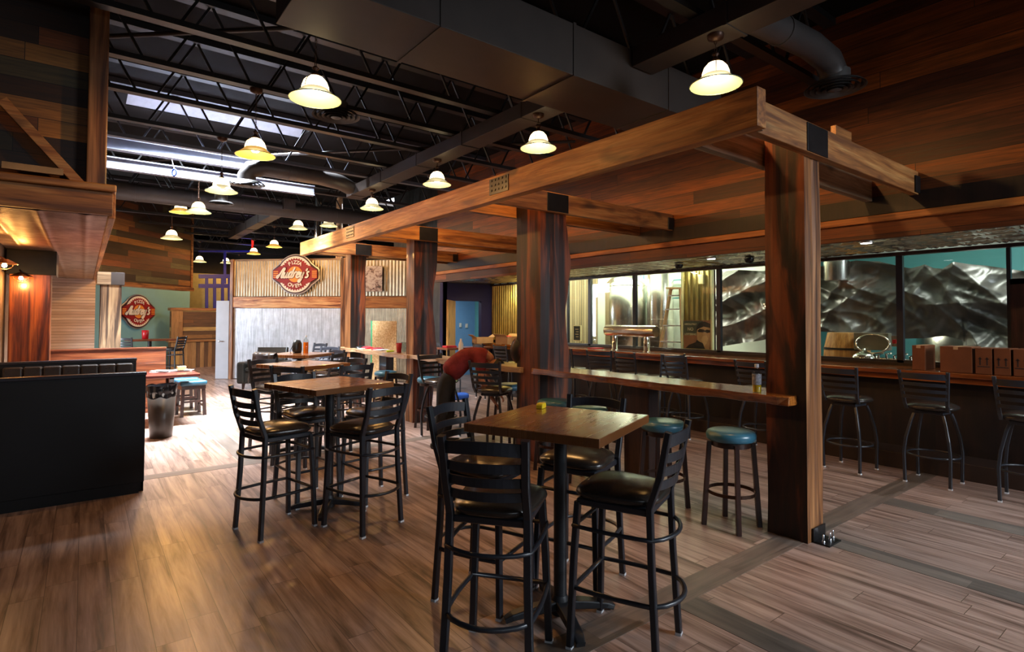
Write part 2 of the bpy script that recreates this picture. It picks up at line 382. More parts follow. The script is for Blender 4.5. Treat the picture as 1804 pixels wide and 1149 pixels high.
def mk_sheet():
    n = NT('black_plastic_sheet'); x, y, z = n.coords('XYZ')
    f = n.noise(n.comb(x, y, z), 3.0, 5, .65, 1.0); n.bump(f, .2, .03)
    return n.done(n.ramp(f, [(.3, (.035, .032, .028, 1)), (.7, (.09, .083, .074, 1))]), .36, 0, .7)
m_sheet = mk_sheet()
def mk_photo():
    n = NT('old_photo_print'); x, y, z = n.coords('XYZ')
    f = n.noise(n.comb(n.math('MULTIPLY', x, 1.), n.math('MULTIPLY', y, 1.), n.math('MULTIPLY', z, 1.7)), 7.0, 4, .7, .8)
    return n.done(n.ramp(f, [(.36, '#3a3438'), (.44, '#77605c'), (.5, '#a39a98'), (.7, '#beb6b2')]), .45)
m_photo = mk_photo()
m_dome = emit('lit_lamp_glass', (1.0, .74, .40, 1), 8.0)
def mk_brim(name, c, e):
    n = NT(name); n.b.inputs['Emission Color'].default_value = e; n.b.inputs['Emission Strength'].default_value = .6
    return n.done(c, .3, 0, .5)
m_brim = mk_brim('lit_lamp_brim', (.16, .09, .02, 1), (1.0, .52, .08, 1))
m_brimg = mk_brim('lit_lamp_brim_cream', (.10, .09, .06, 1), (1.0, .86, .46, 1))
m_bulb = emit('lamp_bulb', (1.0, .8, .5, 1), 30.0)
m_recess = emit('recessed_lamp', (.9, .95, 1, 1), 8.0)
m_neonred = emit('red_indicator', (1.0, .03, .02, 1), 1.2)
m_rim = plain('lamp_rim_green', '#4f6a62', .35, .3)
m_lampmetal = plain('lamp_brown_metal', '#3a2418', .4, .6)
m_jacket = plain('brown_leather_jacket', '#2a211c', .35, 0, .5, .25, 10)

# ---------------------------------------------------------------- room shell
struct('floor', Bx(-4.0, 14.0, -6.0, 27.0, -.12, 0.0), m_floor)
k = 1
for (y0, y1, x0, x1) in ((1.96, 2.15, -4, 7.1), (6.68, 6.86, -4, 7.1), (10.95, 11.13, .9, 7.1)):
    struct('trim_%d' % k, Bx(x0, x1, y0, y1, 0, .002), m_inlayX); k += 1
for (x0, x1, y0, y1) in ((4.27, 4.46, -4, 1.96), (5.62, 5.86, -4, 1.96), (2.68, 2.87, -4, 1.96), (1.42, 1.6, 6.86, 10.95), (1.42, 1.6, 11.13, 20)):
    struct('trim_%d' % k, Bx(x0, x1, y0, y1, 0, .002), m_inlayY); k += 1
# ceiling deck with two skylight openings
DZ = 4.86
cm = MB()
sky = ((.45, 3.05, 9.35, 10.3), (6.55, 7.9, 13.7, 14.9))
cm.box(-4, .45, -6, 27, DZ, DZ+.12); cm.box(.45, 3.05, -6, 9.35, DZ, DZ+.12); cm.box(.45, 3.05, 10.3, 27, DZ, DZ+.12)
cm.box(3.05, 6.55, -6, 27, DZ, DZ+.12); cm.box(6.55, 7.9, -6, 13.7, DZ, DZ+.12); cm.box(6.55, 7.9, 14.9, 27, DZ, DZ+.12); cm.box(7.9, 14, -6, 27, DZ, DZ+.12)
struct('ceiling', cm, m_deck)
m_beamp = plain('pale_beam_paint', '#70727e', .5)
m_well = plain('skylight_well_paint', '#a8aab4', .6)
for i, (x0, x1, y0, y1) in enumerate(sky):
    w_ = MB(); t = .04
    w_.box(x0-t, x0, y0-t, y1+t, DZ+.12, 5.14); w_.box(x1, x1+t, y0-t, y1+t, DZ+.12, 5.14); w_.box(x0, x1, y0-t, y0, DZ+.12, 5.14); w_.box(x0, x1, y1, y1+t, DZ+.12, 5.14)
    if i == 0: w_.add([(x0, 9.97, 5.12), (x1, 9.97, 5.12), (x1, 10.3, 4.88), (x0, 10.3, 4.88), (x0, 9.97, 5.14), (x1, 9.97, 5.14), (x1, 10.3, 5.14), (x0, 10.3, 5.14)], [(0, 1, 2, 3), (4, 7, 6, 5), (0, 4, 5, 1), (1, 5, 6, 2), (2, 6, 7, 3), (3, 7, 4, 0)])
    struct('window_%d' % (10+i), w_, m_well)
# left side: wall by the booths, board-clad wall over the soffit
struct('wall_left', Bx(-.97, -.77, 5.9, 15.1, 0, 4.86), plain('left_wall_wash', '#8a7460', .6, 0, .3, .3, 3))
struct('wall_front', Bx(-.75, .09, 5.73, 5.86, 2.69, 4.86), m_reclX)
so = empty('booth_soffit', (0, 0, 0), 0, 'long wooden soffit box over the booths with ribbed tin underside and timber ledge', 'soffit')
Bx(-.75, .17, 5.56, 15.0, 2.455, 2.59).build('core', m_darkpanel, so)
def rib(u, v):
    x = -.75+.89*v; y = 5.58+9.4*u
    h = .0035*math.sin(y*2*PI/.075)+(.007*max(0, math.cos(x*2*PI/.30))**8)
    return (x, y, 2.442-h)
MB().grid(rib, 760, 60).build('tin_underside', m_ribtin, so)
Bx(-.75, .17, 5.50, 5.56, 2.44, 2.62).build('front_fascia', m_beamX, so, bevel=.006)
Bx(-.75, .19, 5.46, 5.72, 2.62, 2.68).build('ledge', m_beamX, so, bevel=.012)
Bx(.14, .19, 5.56, 15.0, 2.42, 2.62).build('side_fascia', m_beamY, so, bevel=.006)
MB().bar((.06, 5.65, 2.68), (.06, 5.65, 4.85), .13, .12, (0, 1, 0)).build('corner_post', m_postL, so, bevel=.01)
MB().bar(PY(3, 176, 5.6), PY(150, 335, 5.6), .07, .05, (0, 1, 0)).build('brace', m_beamX, so, bevel=.004)
MB().bar(PY(3, 290, 5.58), PY(112, 304, 5.58), .05, .02, (0, 1, 0)).build('copper_strip', m_cop, so)
struct('wall_back', Bx(-.75, .19, 15.0, 15.1, 0, 2.45), m_bead)
# column with copper lamp glow by the booths
pc = empty('booth_column', (-.5, 9.1, 0), 0, 'reddish timber column with black capital box beside the booths, lit by a wall lamp', 'column')
MB().box(-.22, .17, -.1, .2, 0, 2.16).build('shaft', wood('booth_column_wood', 'Z', '#3c1606', '#7c3a12', '#b06020', .3, coat=.5), pc, bevel=.012)
MB().box(-.25, .22, -.14, .5, 2.14, 2.44).build('capital', m_plate, pc, bevel=.006)
pc2 = empty('grain_column', (.37, 12.3, 0), 0, 'pale grained timber column with a grey steel bracket under the soffit corner', 'column')
MB().box(-.15, .16, -.12, .15, 0, 2.22).build('shaft', wood('pale_column_wood', 'Z', '#3e2a1c', '#83664a', '#a88a66', .5, sc=.8, contrast=1.6), pc2, bevel=.01)
MB().box(-.2, .0, -.16, .2, 2.2, 2.42).build('capital', m_beamGrey, pc2, bevel=.004)
MB().box(.0, .2, -.16, .2, 2.2, 2.42).build('bracket', m_ductg, pc2, bevel=.004)
# angled board-clad bulkhead + teal wall
A50 = math.radians(50.1)
def angled(o, ang): return Vector((math.cos(ang), math.sin(ang), 0))
cb = empty('clad_bulkhead', (.726, 16.73, 0), A50, 'hanging bulkhead of reclaimed brown boards above the teal wall', 'bulkhead')
MB().box(-.9, 2.76, 0, .25, 2.46, 4.85).build('board_face', planks('bulkhead_boards', 'X', 'Z', .15, 1.7, PAL_RECL, rough=.6, seed=5.), cb)
MB().box(-.9, 2.82, -.06, .3, 2.40, 2.50).build('ledge', m_beamX, cb, bevel=.008)
MB().box(2.72, 2.8, -.03, .27, 2.5, 4.85).build('corner_board', m_beamX, cb, bevel=.005)
tw = MB().box(-3.0, 4.0, 0, .12, 0, 4.85).build('wall_1', m_tealwall); tw['kind'] = 'structure'; tw.name = 'wall_far_left'
tw.location = (.14, 20.56, 0); tw.rotation_euler = (0, 0, A50-.12)
struct('wall_far', Bx(1.0, 14, 26.2, 26.4, 0, 4.86), plain('far_wall_paint', '#3c3a30', .7))
struct('wall_far_side', Bx(-2.2, -2.0, 15, 26.2, 0, 4.86), m_tealwall)
# corrugated partition at 45 degrees
P0 = Vector((3.097, 16.335, 0)); P1 = Vector((6.52, 12.85, 0)); ANG = math.atan2(P1.y-P0.y, P1.x-P0.x); LP = (P1-P0).length
LC = (Vector((5.342, 14.049, 0))-P0).length
def corr(x0, x1, z0, z1, pitch, amp, y=0.0, pts=6):
    m_ = MB(); n = max(2, int((x1-x0)/pitch*pts))
    def fn(u, v): x = x0+(x1-x0)*u; return (x, y-amp*(1+math.sin(2*PI*x/pitch)), z0+(z1-z0)*v)
    m_.grid(fn, n, 1); return m_
pt = empty('corrugated_partition', P0, ANG, 'angled partition of galvanized corrugated sheet with a timber band, oven sign on it', 'partition')
MB().box(.03, LP, .03, .13, .0, 3.12).build('core', m_ductg, pt)
corr(.08, LC-.06, 2.19, 3.12, .076, .011).build('upper_sheet', m_galvw, pt)
corr(.08, LC-.06, .02, 1.87, .030, .005, pts=4).build('lower_sheet', m_galv, pt)
MB().box(.08, LC-.06, -.045, .03, 1.88, 2.175).build('timber_band', wood('band_wood', 'X', '#6a3a1c', '#b07040', '#d8a870', .5, contrast=1.5), pt, bevel=.006)
MB().box(.0, LC+.0, -.02, .16, 3.12, 3.17).build('top_cap', m_beamGrey, pt, bevel=.004)
MB().box(0, .09, -.06, .16, 0, 3.17).build('corner_post', m_postL, pt, bevel=.006)
MB().box(LC-.08, LC+.1, -.1, .16, 0, 3.17).build('corner_post', m_postL, pt, bevel=.006)
corr(LC+.1, LP, 2.19, 3.1, .09, .012).build('upper_sheet', m_galvw, pt)
corr(LC+.1, LP, .02, 1.87, .035, .006, pts=4).build('lower_sheet', m_galvw, pt)
MB().box(LC+.1, LP, -.045, .03, 1.88, 2.175).build('timber_band', m_beamX, pt, bevel=.006)
# photo print on the partition
ph = MB().box(LC+.42, LC+1.02, -.08, -.06, 2.3, 2.95).build('photo_print', m_photo)
ph.location = P0; ph.rotation_euler = (0, 0, ANG); tag(ph, 'grey and red vintage photo print hung on the corrugated partition', 'picture')
# steel door hung open at the partition's left end
dd = empty('steel_door', (0, 0, 0), 0, 'pale grey metal door with lever handle standing ajar by the corrugated partition', 'door')
a_ = Vector((2.79, 16.51, 0)); b_ = Vector((3.06, 16.30, 0))
MB().bar(a_+Vector((0, 0, 1.04)), b_+Vector((0, 0, 1.04)), .045, 2.06, (0, 0, 1)).build('panel', m_doorgrey, dd, bevel=.004)
hp = a_+(b_-a_)*.28+Vector((-.04, -.05, 1.0))
MB().lathe([(.03, 0), (.03, .012), (.012, .014), (.012, .06)], hp+Vector((.03, .04, 0)), 16, M=Matrix.Rotation(PI/2, 3, 'X') ).sweep([hp+Vector((.03, -.02, 0)), hp+Vector((.11, -.05, 0))], .011).build('lever_handle', m_chrome, dd)
# ------------- far: host counter of pallet wood, small bistro table
hc = empty('pallet_counter', (2.9, 20.8, 0), math.radians(9), 'low counter of mixed pallet boards with a taller cabinet behind it', 'counter')
MB().box(-.75, 1.1, -.1, .1, .0, .84).build('front_boards', m_crate, hc)
MB().box(-.8, 1.12, -.16, .16, .84, .9).build('counter_top', m_beamX, hc, bevel=.006)
MB().box(-.45, 1.4, .9, 1.1, 0, 1.86).build('tall_boards', m_crateH, hc)
MB().box(-.5, 1.45, .84, 1.16, 1.86, 1.95).build('tall_cap', m_beamX, hc, bevel=.006)
MB().box(-.46, -.12, .87, .9, 0, 1.86).build('side_boards', m_crate, hc)

# ---------------------------------------------------------------- right: board wall, bar soffit, glazing
XW = 6.35
struct('wall_right', Bx(XW, XW+.15, -5, 11.1, 2.69, 4.86), m_barwall)
sf = empty('bar_soffit', (0, 0, 0), 0, 'deep timber-edged soffit over the bar with pressed tin tiles underneath', 'soffit')
Bx(XW, 7.85, -5, 11.08, 2.475, 2.69).build('core', m_darkpanel, sf)
def tin(u, v):
    x = XW+.02+(7.83-XW-.02)*v; y = -2+13.0*u
    a = abs(((x/.305) % 1)-.5)*2; b = abs(((y/.305) % 1)-.5)*2; m = max(a, b)
    h = -.020*(1 if m > .84 else 0)+.009*math.cos(m*14)+.004*noise.noise(Vector((x*3, y*3, 0)))
    return (x, y, 2.458+h)
MB().grid(tin, 680, 76).build('tin_tiles', m_tin, sf)
Bx(XW-.05, XW, -5, 11.1, 2.43, 2.595).build('fascia', planks('fascia_boards', 'Y', 'Z', .165, 2.6, PAL_BAR, rough=.5, seed=9.), sf, bevel=.004)
Bx(XW-.09, XW, -5, 11.12, 2.595, 2.665).build('ledge', wood('ledge_wood', 'Y', '#8a4a1c', '#b0682c', '#c07a38', .5), sf, bevel=.008)
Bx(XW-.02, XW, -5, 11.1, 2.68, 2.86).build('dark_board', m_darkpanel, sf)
Bx(7.82, 7.92, -5, 11.08, 2.40, 2.44).build('rear_trim', m_darkwood, sf)
rl = [(1253, 456, 0), (1526, 428, 0)]
for (px, py, _) in rl:
    p = PZ(px, py, 2.43); t_ = MB().lathe([(.07, .01), (.07, 0), (.055, -.004)], (0, 0, 0), 20).build('recessed_light', m_chrome)
    t_.location = p; MB().lathe([(.052, -.006), (.001, -.006)], (0, 0, 0), 20, caps=False).build('lens', m_recess, t_)
    tag(t_, 'lit recessed lamp in the tin soffit, %s' % ('between the two dark camera domes' if px < 1400 else 'right of the front timber post'), 'light', 'recessed lamps in the bar soffit')
for i, (px, py) in enumerate(((1196, 466), (1320, 455))):
    p = PZ(px, py, 2.435)
    t_ = MB().lathe([(.062, 0), (.062, -.02), (.05, -.05), (.02, -.068), (.001, -.07)], (0, 0, 0), 20).build('dome_camera', plain('smoked_dome', (.006, .006, .007, 1), .06))
    t_.location = p; tag(t_, 'small black security dome under the soffit, %s' % ('above the corrugated poster panel' if i == 0 else 'just left of the front timber post'), 'camera', 'security domes under the bar soffit')
XG = 7.9
fr = MB(); GZ0, GZ1 = 1.10, 2.41
def gy(px): return PX(px, 560, XG).y
mull = [(1036, 1044), (1115, 1123), (1262, 1273), (1583, 1590)]
win_edges = [gy(1000)]+[(gy(a)+gy(b))/2 for a, b in mull]+[1.5]
for i in range(len(win_edges)-1):
    y1, y0 = win_edges[i], win_edges[i+1]
    f_ = MB(); w_ = .035
    f_.box(XG-.03, XG+.03, y0, y0+w_, GZ0, GZ1); f_.box(XG-.03, XG+.03, y1-w_, y1, GZ0, GZ1)
    f_.box(XG-.03, XG+.03, y0, y1, GZ0, GZ0+.03)
    wn = struct('window_%d' % (i+1), f_, m_blackmetal)
    MB().box(XG-.004, XG+.004, y0+w_, y1-w_, GZ0+.03, GZ1).build('pane', m_glass, wn)
struct('wall_bar_back', Bx(XG-.05, XG+.05, -5, 9.2, 0, GZ0), m_darkpanel)
# door at the near end of the glazing
dr = Bx(XG-.06, XG+.04, 1.38, 1.5, 0, 2.06); dr.box(XG-.06, XG+.04, .5, 1.5, 2.0, 2.06); dr.box(XG-.06, XG+.04, 1.27, 1.38, 0, 1.96)
do = struct('door_1', dr, wood('door_frame_wood', 'Z', '#28110a', '#3c1c12', '#4a2618', .4))
Bx(XG-.02, XG-.01, .5, 1.27, .2, 1.9).build('door_glass', m_glass, do)
# brewery room beyond the glass
struct('wall_brewery_back', Bx(12.0, 12.15, -5, 9.4, 0, 3.9), m_tealwall2)
struct('wall_brewery_far', Bx(7.95, 12.1, 9.3, 9.4, 0, 3.9), planks('tan_ribbed_wall', 'Z', 'X', .075, 6.0, ['#a08e6c', '#8c7a5a', '#ac9a78'], rough=.35, gap=.12, grain=.3, gs=(1.2, 30.)))
struct('ceiling_brewery', Bx(7.95, 12.1, -5, 9.4, 3.85, 3.9), m_whitewall)
struct('wall_brewery_upper', Bx(7.93, 8.0, -5, 9.3, 2.44, 3.85), m_whitewall)
st = Bx(11.7, 11.8, 1.45, 1.62, 0, 3.85); st.box(11.9, 12.0, 1.75, 1.9, 0, 3.85)
tag(st.build('steel_column', m_ductg), 'grey steel column against the teal brewery wall', 'column')
# gold-lit corrugated end wall behind the bar + indigo wall with doorway
gw = empty('corrugated_end_panel', (0, 0, 0), 0, 'floor-to-soffit corrugated metal panel, yellow-lit from above, behind the far bar end', 'panel')
def corrY(X, y0, y1, z0, z1, pitch, amp, pts=6):
    m_ = MB(); n = max(2, int((y1-y0)/pitch*pts))
    def fn(u, v): y = y0+(y1-y0)*u; return (X-amp*(1+math.sin(2*PI*y/pitch)), y, z0+(z1-z0)*v)
    m_.grid(fn, n, 1); return m_
corrY(XG-.03, 8.75, 11.05, 1.11, 2.43, .085, .014).build('sheet', m_galvgold, gw)
Bx(XG-.03, XG+.05, 9.22, 11.08, 0, 2.44).build('backing', m_darkpanel, gw)
area('cove_gold', (7.62, 9.9, 2.40), (7.9, 9.9, 1.5), .1, 1.9, 34, (1.0, .85, .4))
pw = MB(); Yp = 11.1
xd0 = PY(801, 560, Yp).x; xd1 = PY(848, 560, Yp).x
pw.box(6.5, xd0, Yp, Yp+.12, 0, 2.44); pw.box(xd1, 9.15, Yp, Yp+.12, 0, 2.44); pw.box(xd0, xd1, Yp, Yp+.12, 2.03, 2.44)
struct('wall_indigo', pw, m_purple)
struct('wall_over_bar_end', Bx(6.52, 7.95, Yp, Yp+.12, 2.44, 4.86), m_darkpanel)
bw = MB(); bw.box(6.62, 9.15, 13.6, 13.7, 0, 2.6); struct('wall_hall_back', bw, m_bluewall)
struct('wall_hall_side', Bx(9.05, 9.15, 11.22, 13.6, 0, 2.6), m_tealwall2)
struct('wall_hall_left', Bx(6.52, 6.62, 11.1, 13.7, 0, 4.86), m_galvdark)
struct('ceiling_hall', Bx(6.62, 9.05, 11.22, 13.6, 2.55, 2.6), m_whitewall)
ha = PY(801, 560, Yp-.02); hb = PY(788, 560, Yp-.78); ha.z = hb.z = 1.01; d2o = struct('door_2', MB().bar(ha, hb, .04, 2.02, (0, 0, 1)), m_clear)
area('hall_light', (7.2, 12.4, 2.5), (7.2, 12.4, 0), 1.2, .8, 45, (1.0, .97, .9))
for i, (px, py, w_, h_) in enumerate(((796, 546, .13, .2), (799, 575, .07, .12), (811, 573, .07, .12), (822, 574, .08, .12))):
    p = PY(px, py, 13.58)
    o_ = MB().box(-w_/2, w_/2, -.01, .012, -h_/2, h_/2).box(-w_*.2, w_*.2, -.016, -.01, -h_*.3, h_*.3).build('wall_plate', m_paper if i != 1 else m_yel, None, bevel=.003)
    o_.location = p
    tag(o_, ['white notice plate high on the blue hallway wall', 'yellowish switch plate on the blue hallway wall', 'middle switch plate on the blue hallway wall', 'rightmost pale switch plate on the blue hallway wall'][i], 'switch plate')
# ---------------------------------------------------------------- bar counter
bc = empty('bar_counter', (0, 0, 0), 0, 'long dark timber bar counter running under the soffit with a kick step', 'bar counter')
CY1 = 10.6
Bx(7.24, 7.84, -4, CY1, 1.015, 1.065).build('counter_top', m_barTop, bc, bevel=.01)
Bx(7.30, 7.36, -4, CY1-.05, .95, 1.015).build('apron', m_barTop, bc, bevel=.004)
Bx(7.50, 7.56, -4, CY1-.05, .16, 1.0).build('front_panel', m_darkpanel, bc)
Bx(7.08, 7.54, -4, CY1-.05, 0, .17).build('kick_step', plain('step_brown', '#2c1c14', .5), bc, bevel=.006)
Bx(7.24, 7.84, 10.6, 11.0, 1.015, 1.05).build('end_shelf', m_railp, bc, bevel=.006)

# ---------------------------------------------------------------- timber pergola
pg = empty('timber_pergola', (4.24, 2.05, 0), 0, 'heavy timber frame of live-edge posts and doubled beams standing before the bar', 'pergola')
def to_local(root):  # parts keep world geometry
    return -Vector(root.location)
def part(mb, name, mat, root, **k):
    o = mb.build(name, mat, root, **k); o.location = to_local(root); return o
def slabpost(x0, x1, y0, y1, z1, seed, wob=.02, liveR=.04, split=True):
    """live-edged sawn post: lofted outline that wanders with height"""
    m_ = MB(); levels = 46; ring = []
    base = []
    for t in [i/6 for i in range(6)]: base.append((x0+(x1-x0)*t, y0, 0))
    for t in [i/5 for i in range(5)]: base.append((x1, y0+(y1-y0)*t, 1))
    for t in [i/6 for i in range(6)]: base.append((x1-(x1-x0)*t, y1, 2))
    for t in [i/5 for i in range(5)]: base.append((x0, y1-(y1-y0)*t, 3))
    vs = []; n = len(base); cx, cy = (x0+x1)/2, (y0+y1)/2
    for L in range(levels+1):
        z = z1*L/levels
        for i, (x, y, s_) in enumerate(base):
            w1 = noise.noise(Vector((x*5+seed, y*5, z*1.6)))*wob
            w2 = (noise.noise(Vector((seed*3+s_, y*2, z*1.3)))+.5*noise.noise(Vector((seed+s_*7, 1.7, z*4.1))))*liveR
            dx, dy = x-cx, y-cy; l = math.hypot(dx, dy)
            if s_ == 1: x += w2
            gro = .0
            if s_ == 0 and abs((x-x0)/(x1-x0)-.5) < .1: gro = .005
            vs.append((x+dx/l*w1, y+dy/l*w1*.6+gro, z))
    fs = []
    for L in range(levels):
        for i in range(n): fs.append((L*n+i, L*n+(i+1) % n, (L+1)*n+(i+1) % n, (L+1)*n+i))
    m_.add(vs, fs, 0, False); m_.add(vs[:n], [tuple(range(n))[::-1]]); m_.add(vs[-n:], [tuple(range(n))])
    for fi, f in enumerate(m_.f[:levels*n]): 
        s_ = base[(fi % n)][2]
        m_.m[fi] = 1 if s_ == 0 else 0
    return m_
ZB, ZT = 2.82, 3.07
part(slabpost(4.175, 4.415, 1.935, 2.235, ZT, 1.3, .012, .008), 'post', [m_post, m_postL], pg)
part(slabpost(4.075, 4.50, 4.80, 5.23, ZT, 4.1, .016, .085), 'post', [m_post, m_post], pg)
part(slabpost(4.07, 4.44, 7.83, 8.08, ZT, 7.7, .012, .05), 'post', [m_postL, m_post], pg)
part(slabpost(4.02, 4.32, 10.3, 10.58, ZT, 9.9, .008, .02), 'post', [m_postL, m_post], pg)
part(Bx(3.285, 3.39, 1.80, 11.01, ZB, ZT), 'long_beam', m_beamY, pg, bevel=.006)
part(Bx(3.39, 3.41, 1.83, 1.865, ZB-.0, ZT+.02), 'end_block', m_beamGrey, pg)
for (y0, y1) in ((1.865, 2.26), (4.68, 5.24), (7.66, 8.09), (10.2, 10.6)):
    part(Bx(3.39, 6.33, y0, y0+.07, ZB, ZT-.03), 'cross_beam', m_beamX, pg, bevel=.005)
    part(Bx(3.39, 6.33, y1, y1+.07, ZB, ZT-.03), 'cross_beam', m_beamGrey if y0 < 3 else m_beamX, pg, bevel=.005)  # nearest inner board's pale colour stands for light falling on it
    part(Bx(4.07, 4.39, y0-.008, y0, ZB+.005, ZT-.04), 'steel_plate', m_plate, pg, bevel=.002)
    part(Bx(6.22, 6.34, y0-.015, y0+.085, ZB+.01, ZT-.08), 'beam_shoe', m_plate, pg, bevel=.003)
for (y0) in (4.35, 8.3):
    np_ = Bx(3.277, 3.285, y0, y0+.32, ZB+.06, ZT-.03)
    for a in range(5):
        for b in range(3): np_.box(3.270, 3.277, y0+.03+a*.06, y0+.05+a*.06, ZB+.09+b*.05, ZB+.11+b*.05)
    part(np_, 'nail_plate', m_bin, pg)
part(MB().grid(lambda u, v: (4.13+.11*math.cos(PI*(v-.5))*math.cos(2*PI*u), 5.25+.11*math.cos(PI*(v-.5))*math.sin(2*PI*u), 1.24+.16*math.sin(PI*(v-.5))), 24, 12), 'burl', m_post, pg)
part(Bx(4.85, 5.15, 1.99, 2.03, ZT-.03, ZT+.14), 'blocking', m_beamX, pg)
fb = MB(); fb.box(4.23, 4.42, 1.81, 1.93, .0, .012); fb.box(4.23, 4.42, 1.918, 1.93, .0, .10)
part(fb, 'base_bracket', m_plate, pg, bevel=.002)
for x, y in ((4.25, 1.86), (4.33, 1.85), (4.40, 1.86)):
    part(MB().lathe([(.011, 0), (.011, .02), (.006, .02), (.006, .06), (.001, .062)], (x, y, .012), 8), 'bolt', m_bolt, pg)

# drink rails between the posts
def rail(y0, y1, x0, x1, z, mat, seed, label):
    m_ = MB(); n = 40; top = []; bot = []
    for side in (0, 1):
        for i in range(n+1):
            y = y0+(y1-y0)*i/n
            base = x0 if side == 0 else x1
            w_ = (noise.noise(Vector((seed+side*9, y*1.5, 0)))*.055+noise.noise(Vector((seed+side*5, y*6, 0)))*.022)
            e = min(i, n-i)/n*(y1-y0); rr = .03*max(0, 1-e/.05)
            top.append((base+w_*(1)+(rr if side == 0 else -rr), y, z))
            bot.append((base+w_*.6+(.02 if side == 0 else -.02), y, z-.068-noise.noise(Vector((seed, y*3, side)))*.022))
    N = n+1; fs = []
    vs = top+bot
    for i in range(n):
        fs.append((i, N+i, N+i+1, i+1)); fs.append((2*N+i, 2*N+i+1, 3*N+i+1, 3*N+i))
        fs.append((i, i+1, 2*N+i+1, 2*N+i)); fs.append((N+i+1, N+i, 3*N+i, 3*N+i+1))
    fs.append((0, 2*N, 3*N, N)); fs.append((n, N+n, 3*N+n, 2*N+n))
    m_.add(vs, fs)
    o = m_.build('drink_rail', mat, None, bevel=.006)
    tag(o, label, 'counter', 'drink rails between the pergola posts'); return o
rail(2.0, 4.93, 4.02, 4.44, 1.06, m_railw, 2.2, 'glossy live-edge timber drink rail between the front post and the wide post')
rail(5.1, 7.96, 4.02, 4.40, 1.05, m_railp, 5.2, 'pale timber drink rail running behind the wide post toward the middle post')
rail(7.9, 10.9, 3.98, 4.38, 1.05, m_railp, 8.2, 'pale rough drink rail with papers and a red cup, between the two far posts')
def rail_leg(y, label):
    o = Bx(4.16, 4.30, y, y+.3, 0, 1.0).build('rail_support', m_darkwood, None, bevel=.006); tag(o, label, 'support')
rail_leg(9.0, 'dark timber support under the far pale drink rail')
rail_leg(3.35, 'dark timber support under the glossy near drink rail')

# ---------------------------------------------------------------- furniture prototypes
def make_ladder_chair():
    r = empty('bar_chair', (0, 0, 0))
    S = .19; H = .745
    # facing +X
    def leg(sy, rear):
        m_ = MB(); g = MB()
        if rear:
            pts = [(-S-.03, sy*(S+.01), .012), (-S-.005, sy*(S-.005), .45), (-S+.005, sy*(S-.01), H), (-S-.045, sy*(S-.008), H+.15), (-S-.085, sy*(S+.0), 1.105)]
        else:
            pts = [(S+.02, sy*(S+.01), .012), (S+.005, sy*(S-.005), .45), (S-.01, sy*(S-.02), H-.03)]
        m_.sweep(pts, .030, .036, rect=True, up=(0, 1, 0))
        o = m_.build('leg', m_blackmetal, r, bevel=.004, seg=1)
        x, y = pts[0][:2]; g.box(x-.015, x+.015, y-.019, y+.019, 0, .014); g.build('glide', m_whiteglide, o)
    for sy in (-1, 1): leg(sy, False); leg(sy, True)
    # cushion: wide at the front, rounded
    def cush(u, v):
        th = 2*PI*u; c, s_ = math.cos(th), math.sin(th); ph = PI*(v-.5)
        e = .55; cc = math.copysign(abs(c)**e, c); ss = math.copysign(abs(s_)**e, s_)
        rr = math.cos(ph)**.45 if abs(ph) < PI/2-1e-6 else 0.0
        x = cc*.215*rr; y = ss*(.205+.02*cc)*rr
        return (x, y, H+.016+.040*math.sin(ph)+(.014*(1-rr*rr) if v > .5 else 0))
    MB().grid(cush, 36, 12).build('seat', m_vinyl, r, merge=True)
    Bx(-.185, .185, -.18, .18, H-.045, H-.012).build('seat_frame', m_blackmetal, r, bevel=.005, seg=1)
    for k_, z in enumerate((.845, .91, .975, 1.055)):
        t = (z-H)/(1.105-H); x = -S+.005-.09*t
        hh = .042 if k_ < 3 else .058
        pts = [(x-.045*(1-(q/6-1)**2), -S+.01+(2*S-.02)*q/12, z+ (0.012*(1-(q/6-1)**2) if k_ == 3 else 0)) for q in range(13)]
        MB().sweep(pts, .008, hh, rect=True).build('slat', m_blackmetal, r, bevel=.002, seg=1)
    def ring(z, bow, name, w_=.02, hh=.02):
        e = S+.005
        pts = [(e, -e, z), (e, e, z)]
        for q in range(1, 8): t = q/8; pts.append((e-2*e*t, e+.012*math.sin(PI*t), z))
        for q in range(0, 9): t = q/8; pts.append((-e-bow*2.2*math.sin(PI*t)**.7, e-2*e*t, z))
        for q in range(1, 8): t = q/8; pts.append((-e+2*e*t, -e-.012*math.sin(PI*t), z))
        MB().sweep(pts, w_*.6, closed=True, n=8).build(name, m_blackmetal, r)
    ring(.30, .045, 'foot_ring'); ring(.60, .035, 'upper_ring', .018)
    return r
chair0 = make_ladder_chair(); chair_used = [False]
def chair(x, y, deg, label, group='black ladder-back bar chairs at the pub tables'):
    c = chair0 if not chair_used[0] else copy_tree(chair0); chair_used[0] = True
    c.location = (x, y, 0); c.rotation_euler = (0, 0, math.radians(deg)); tag(c, label, 'chair', group); return c
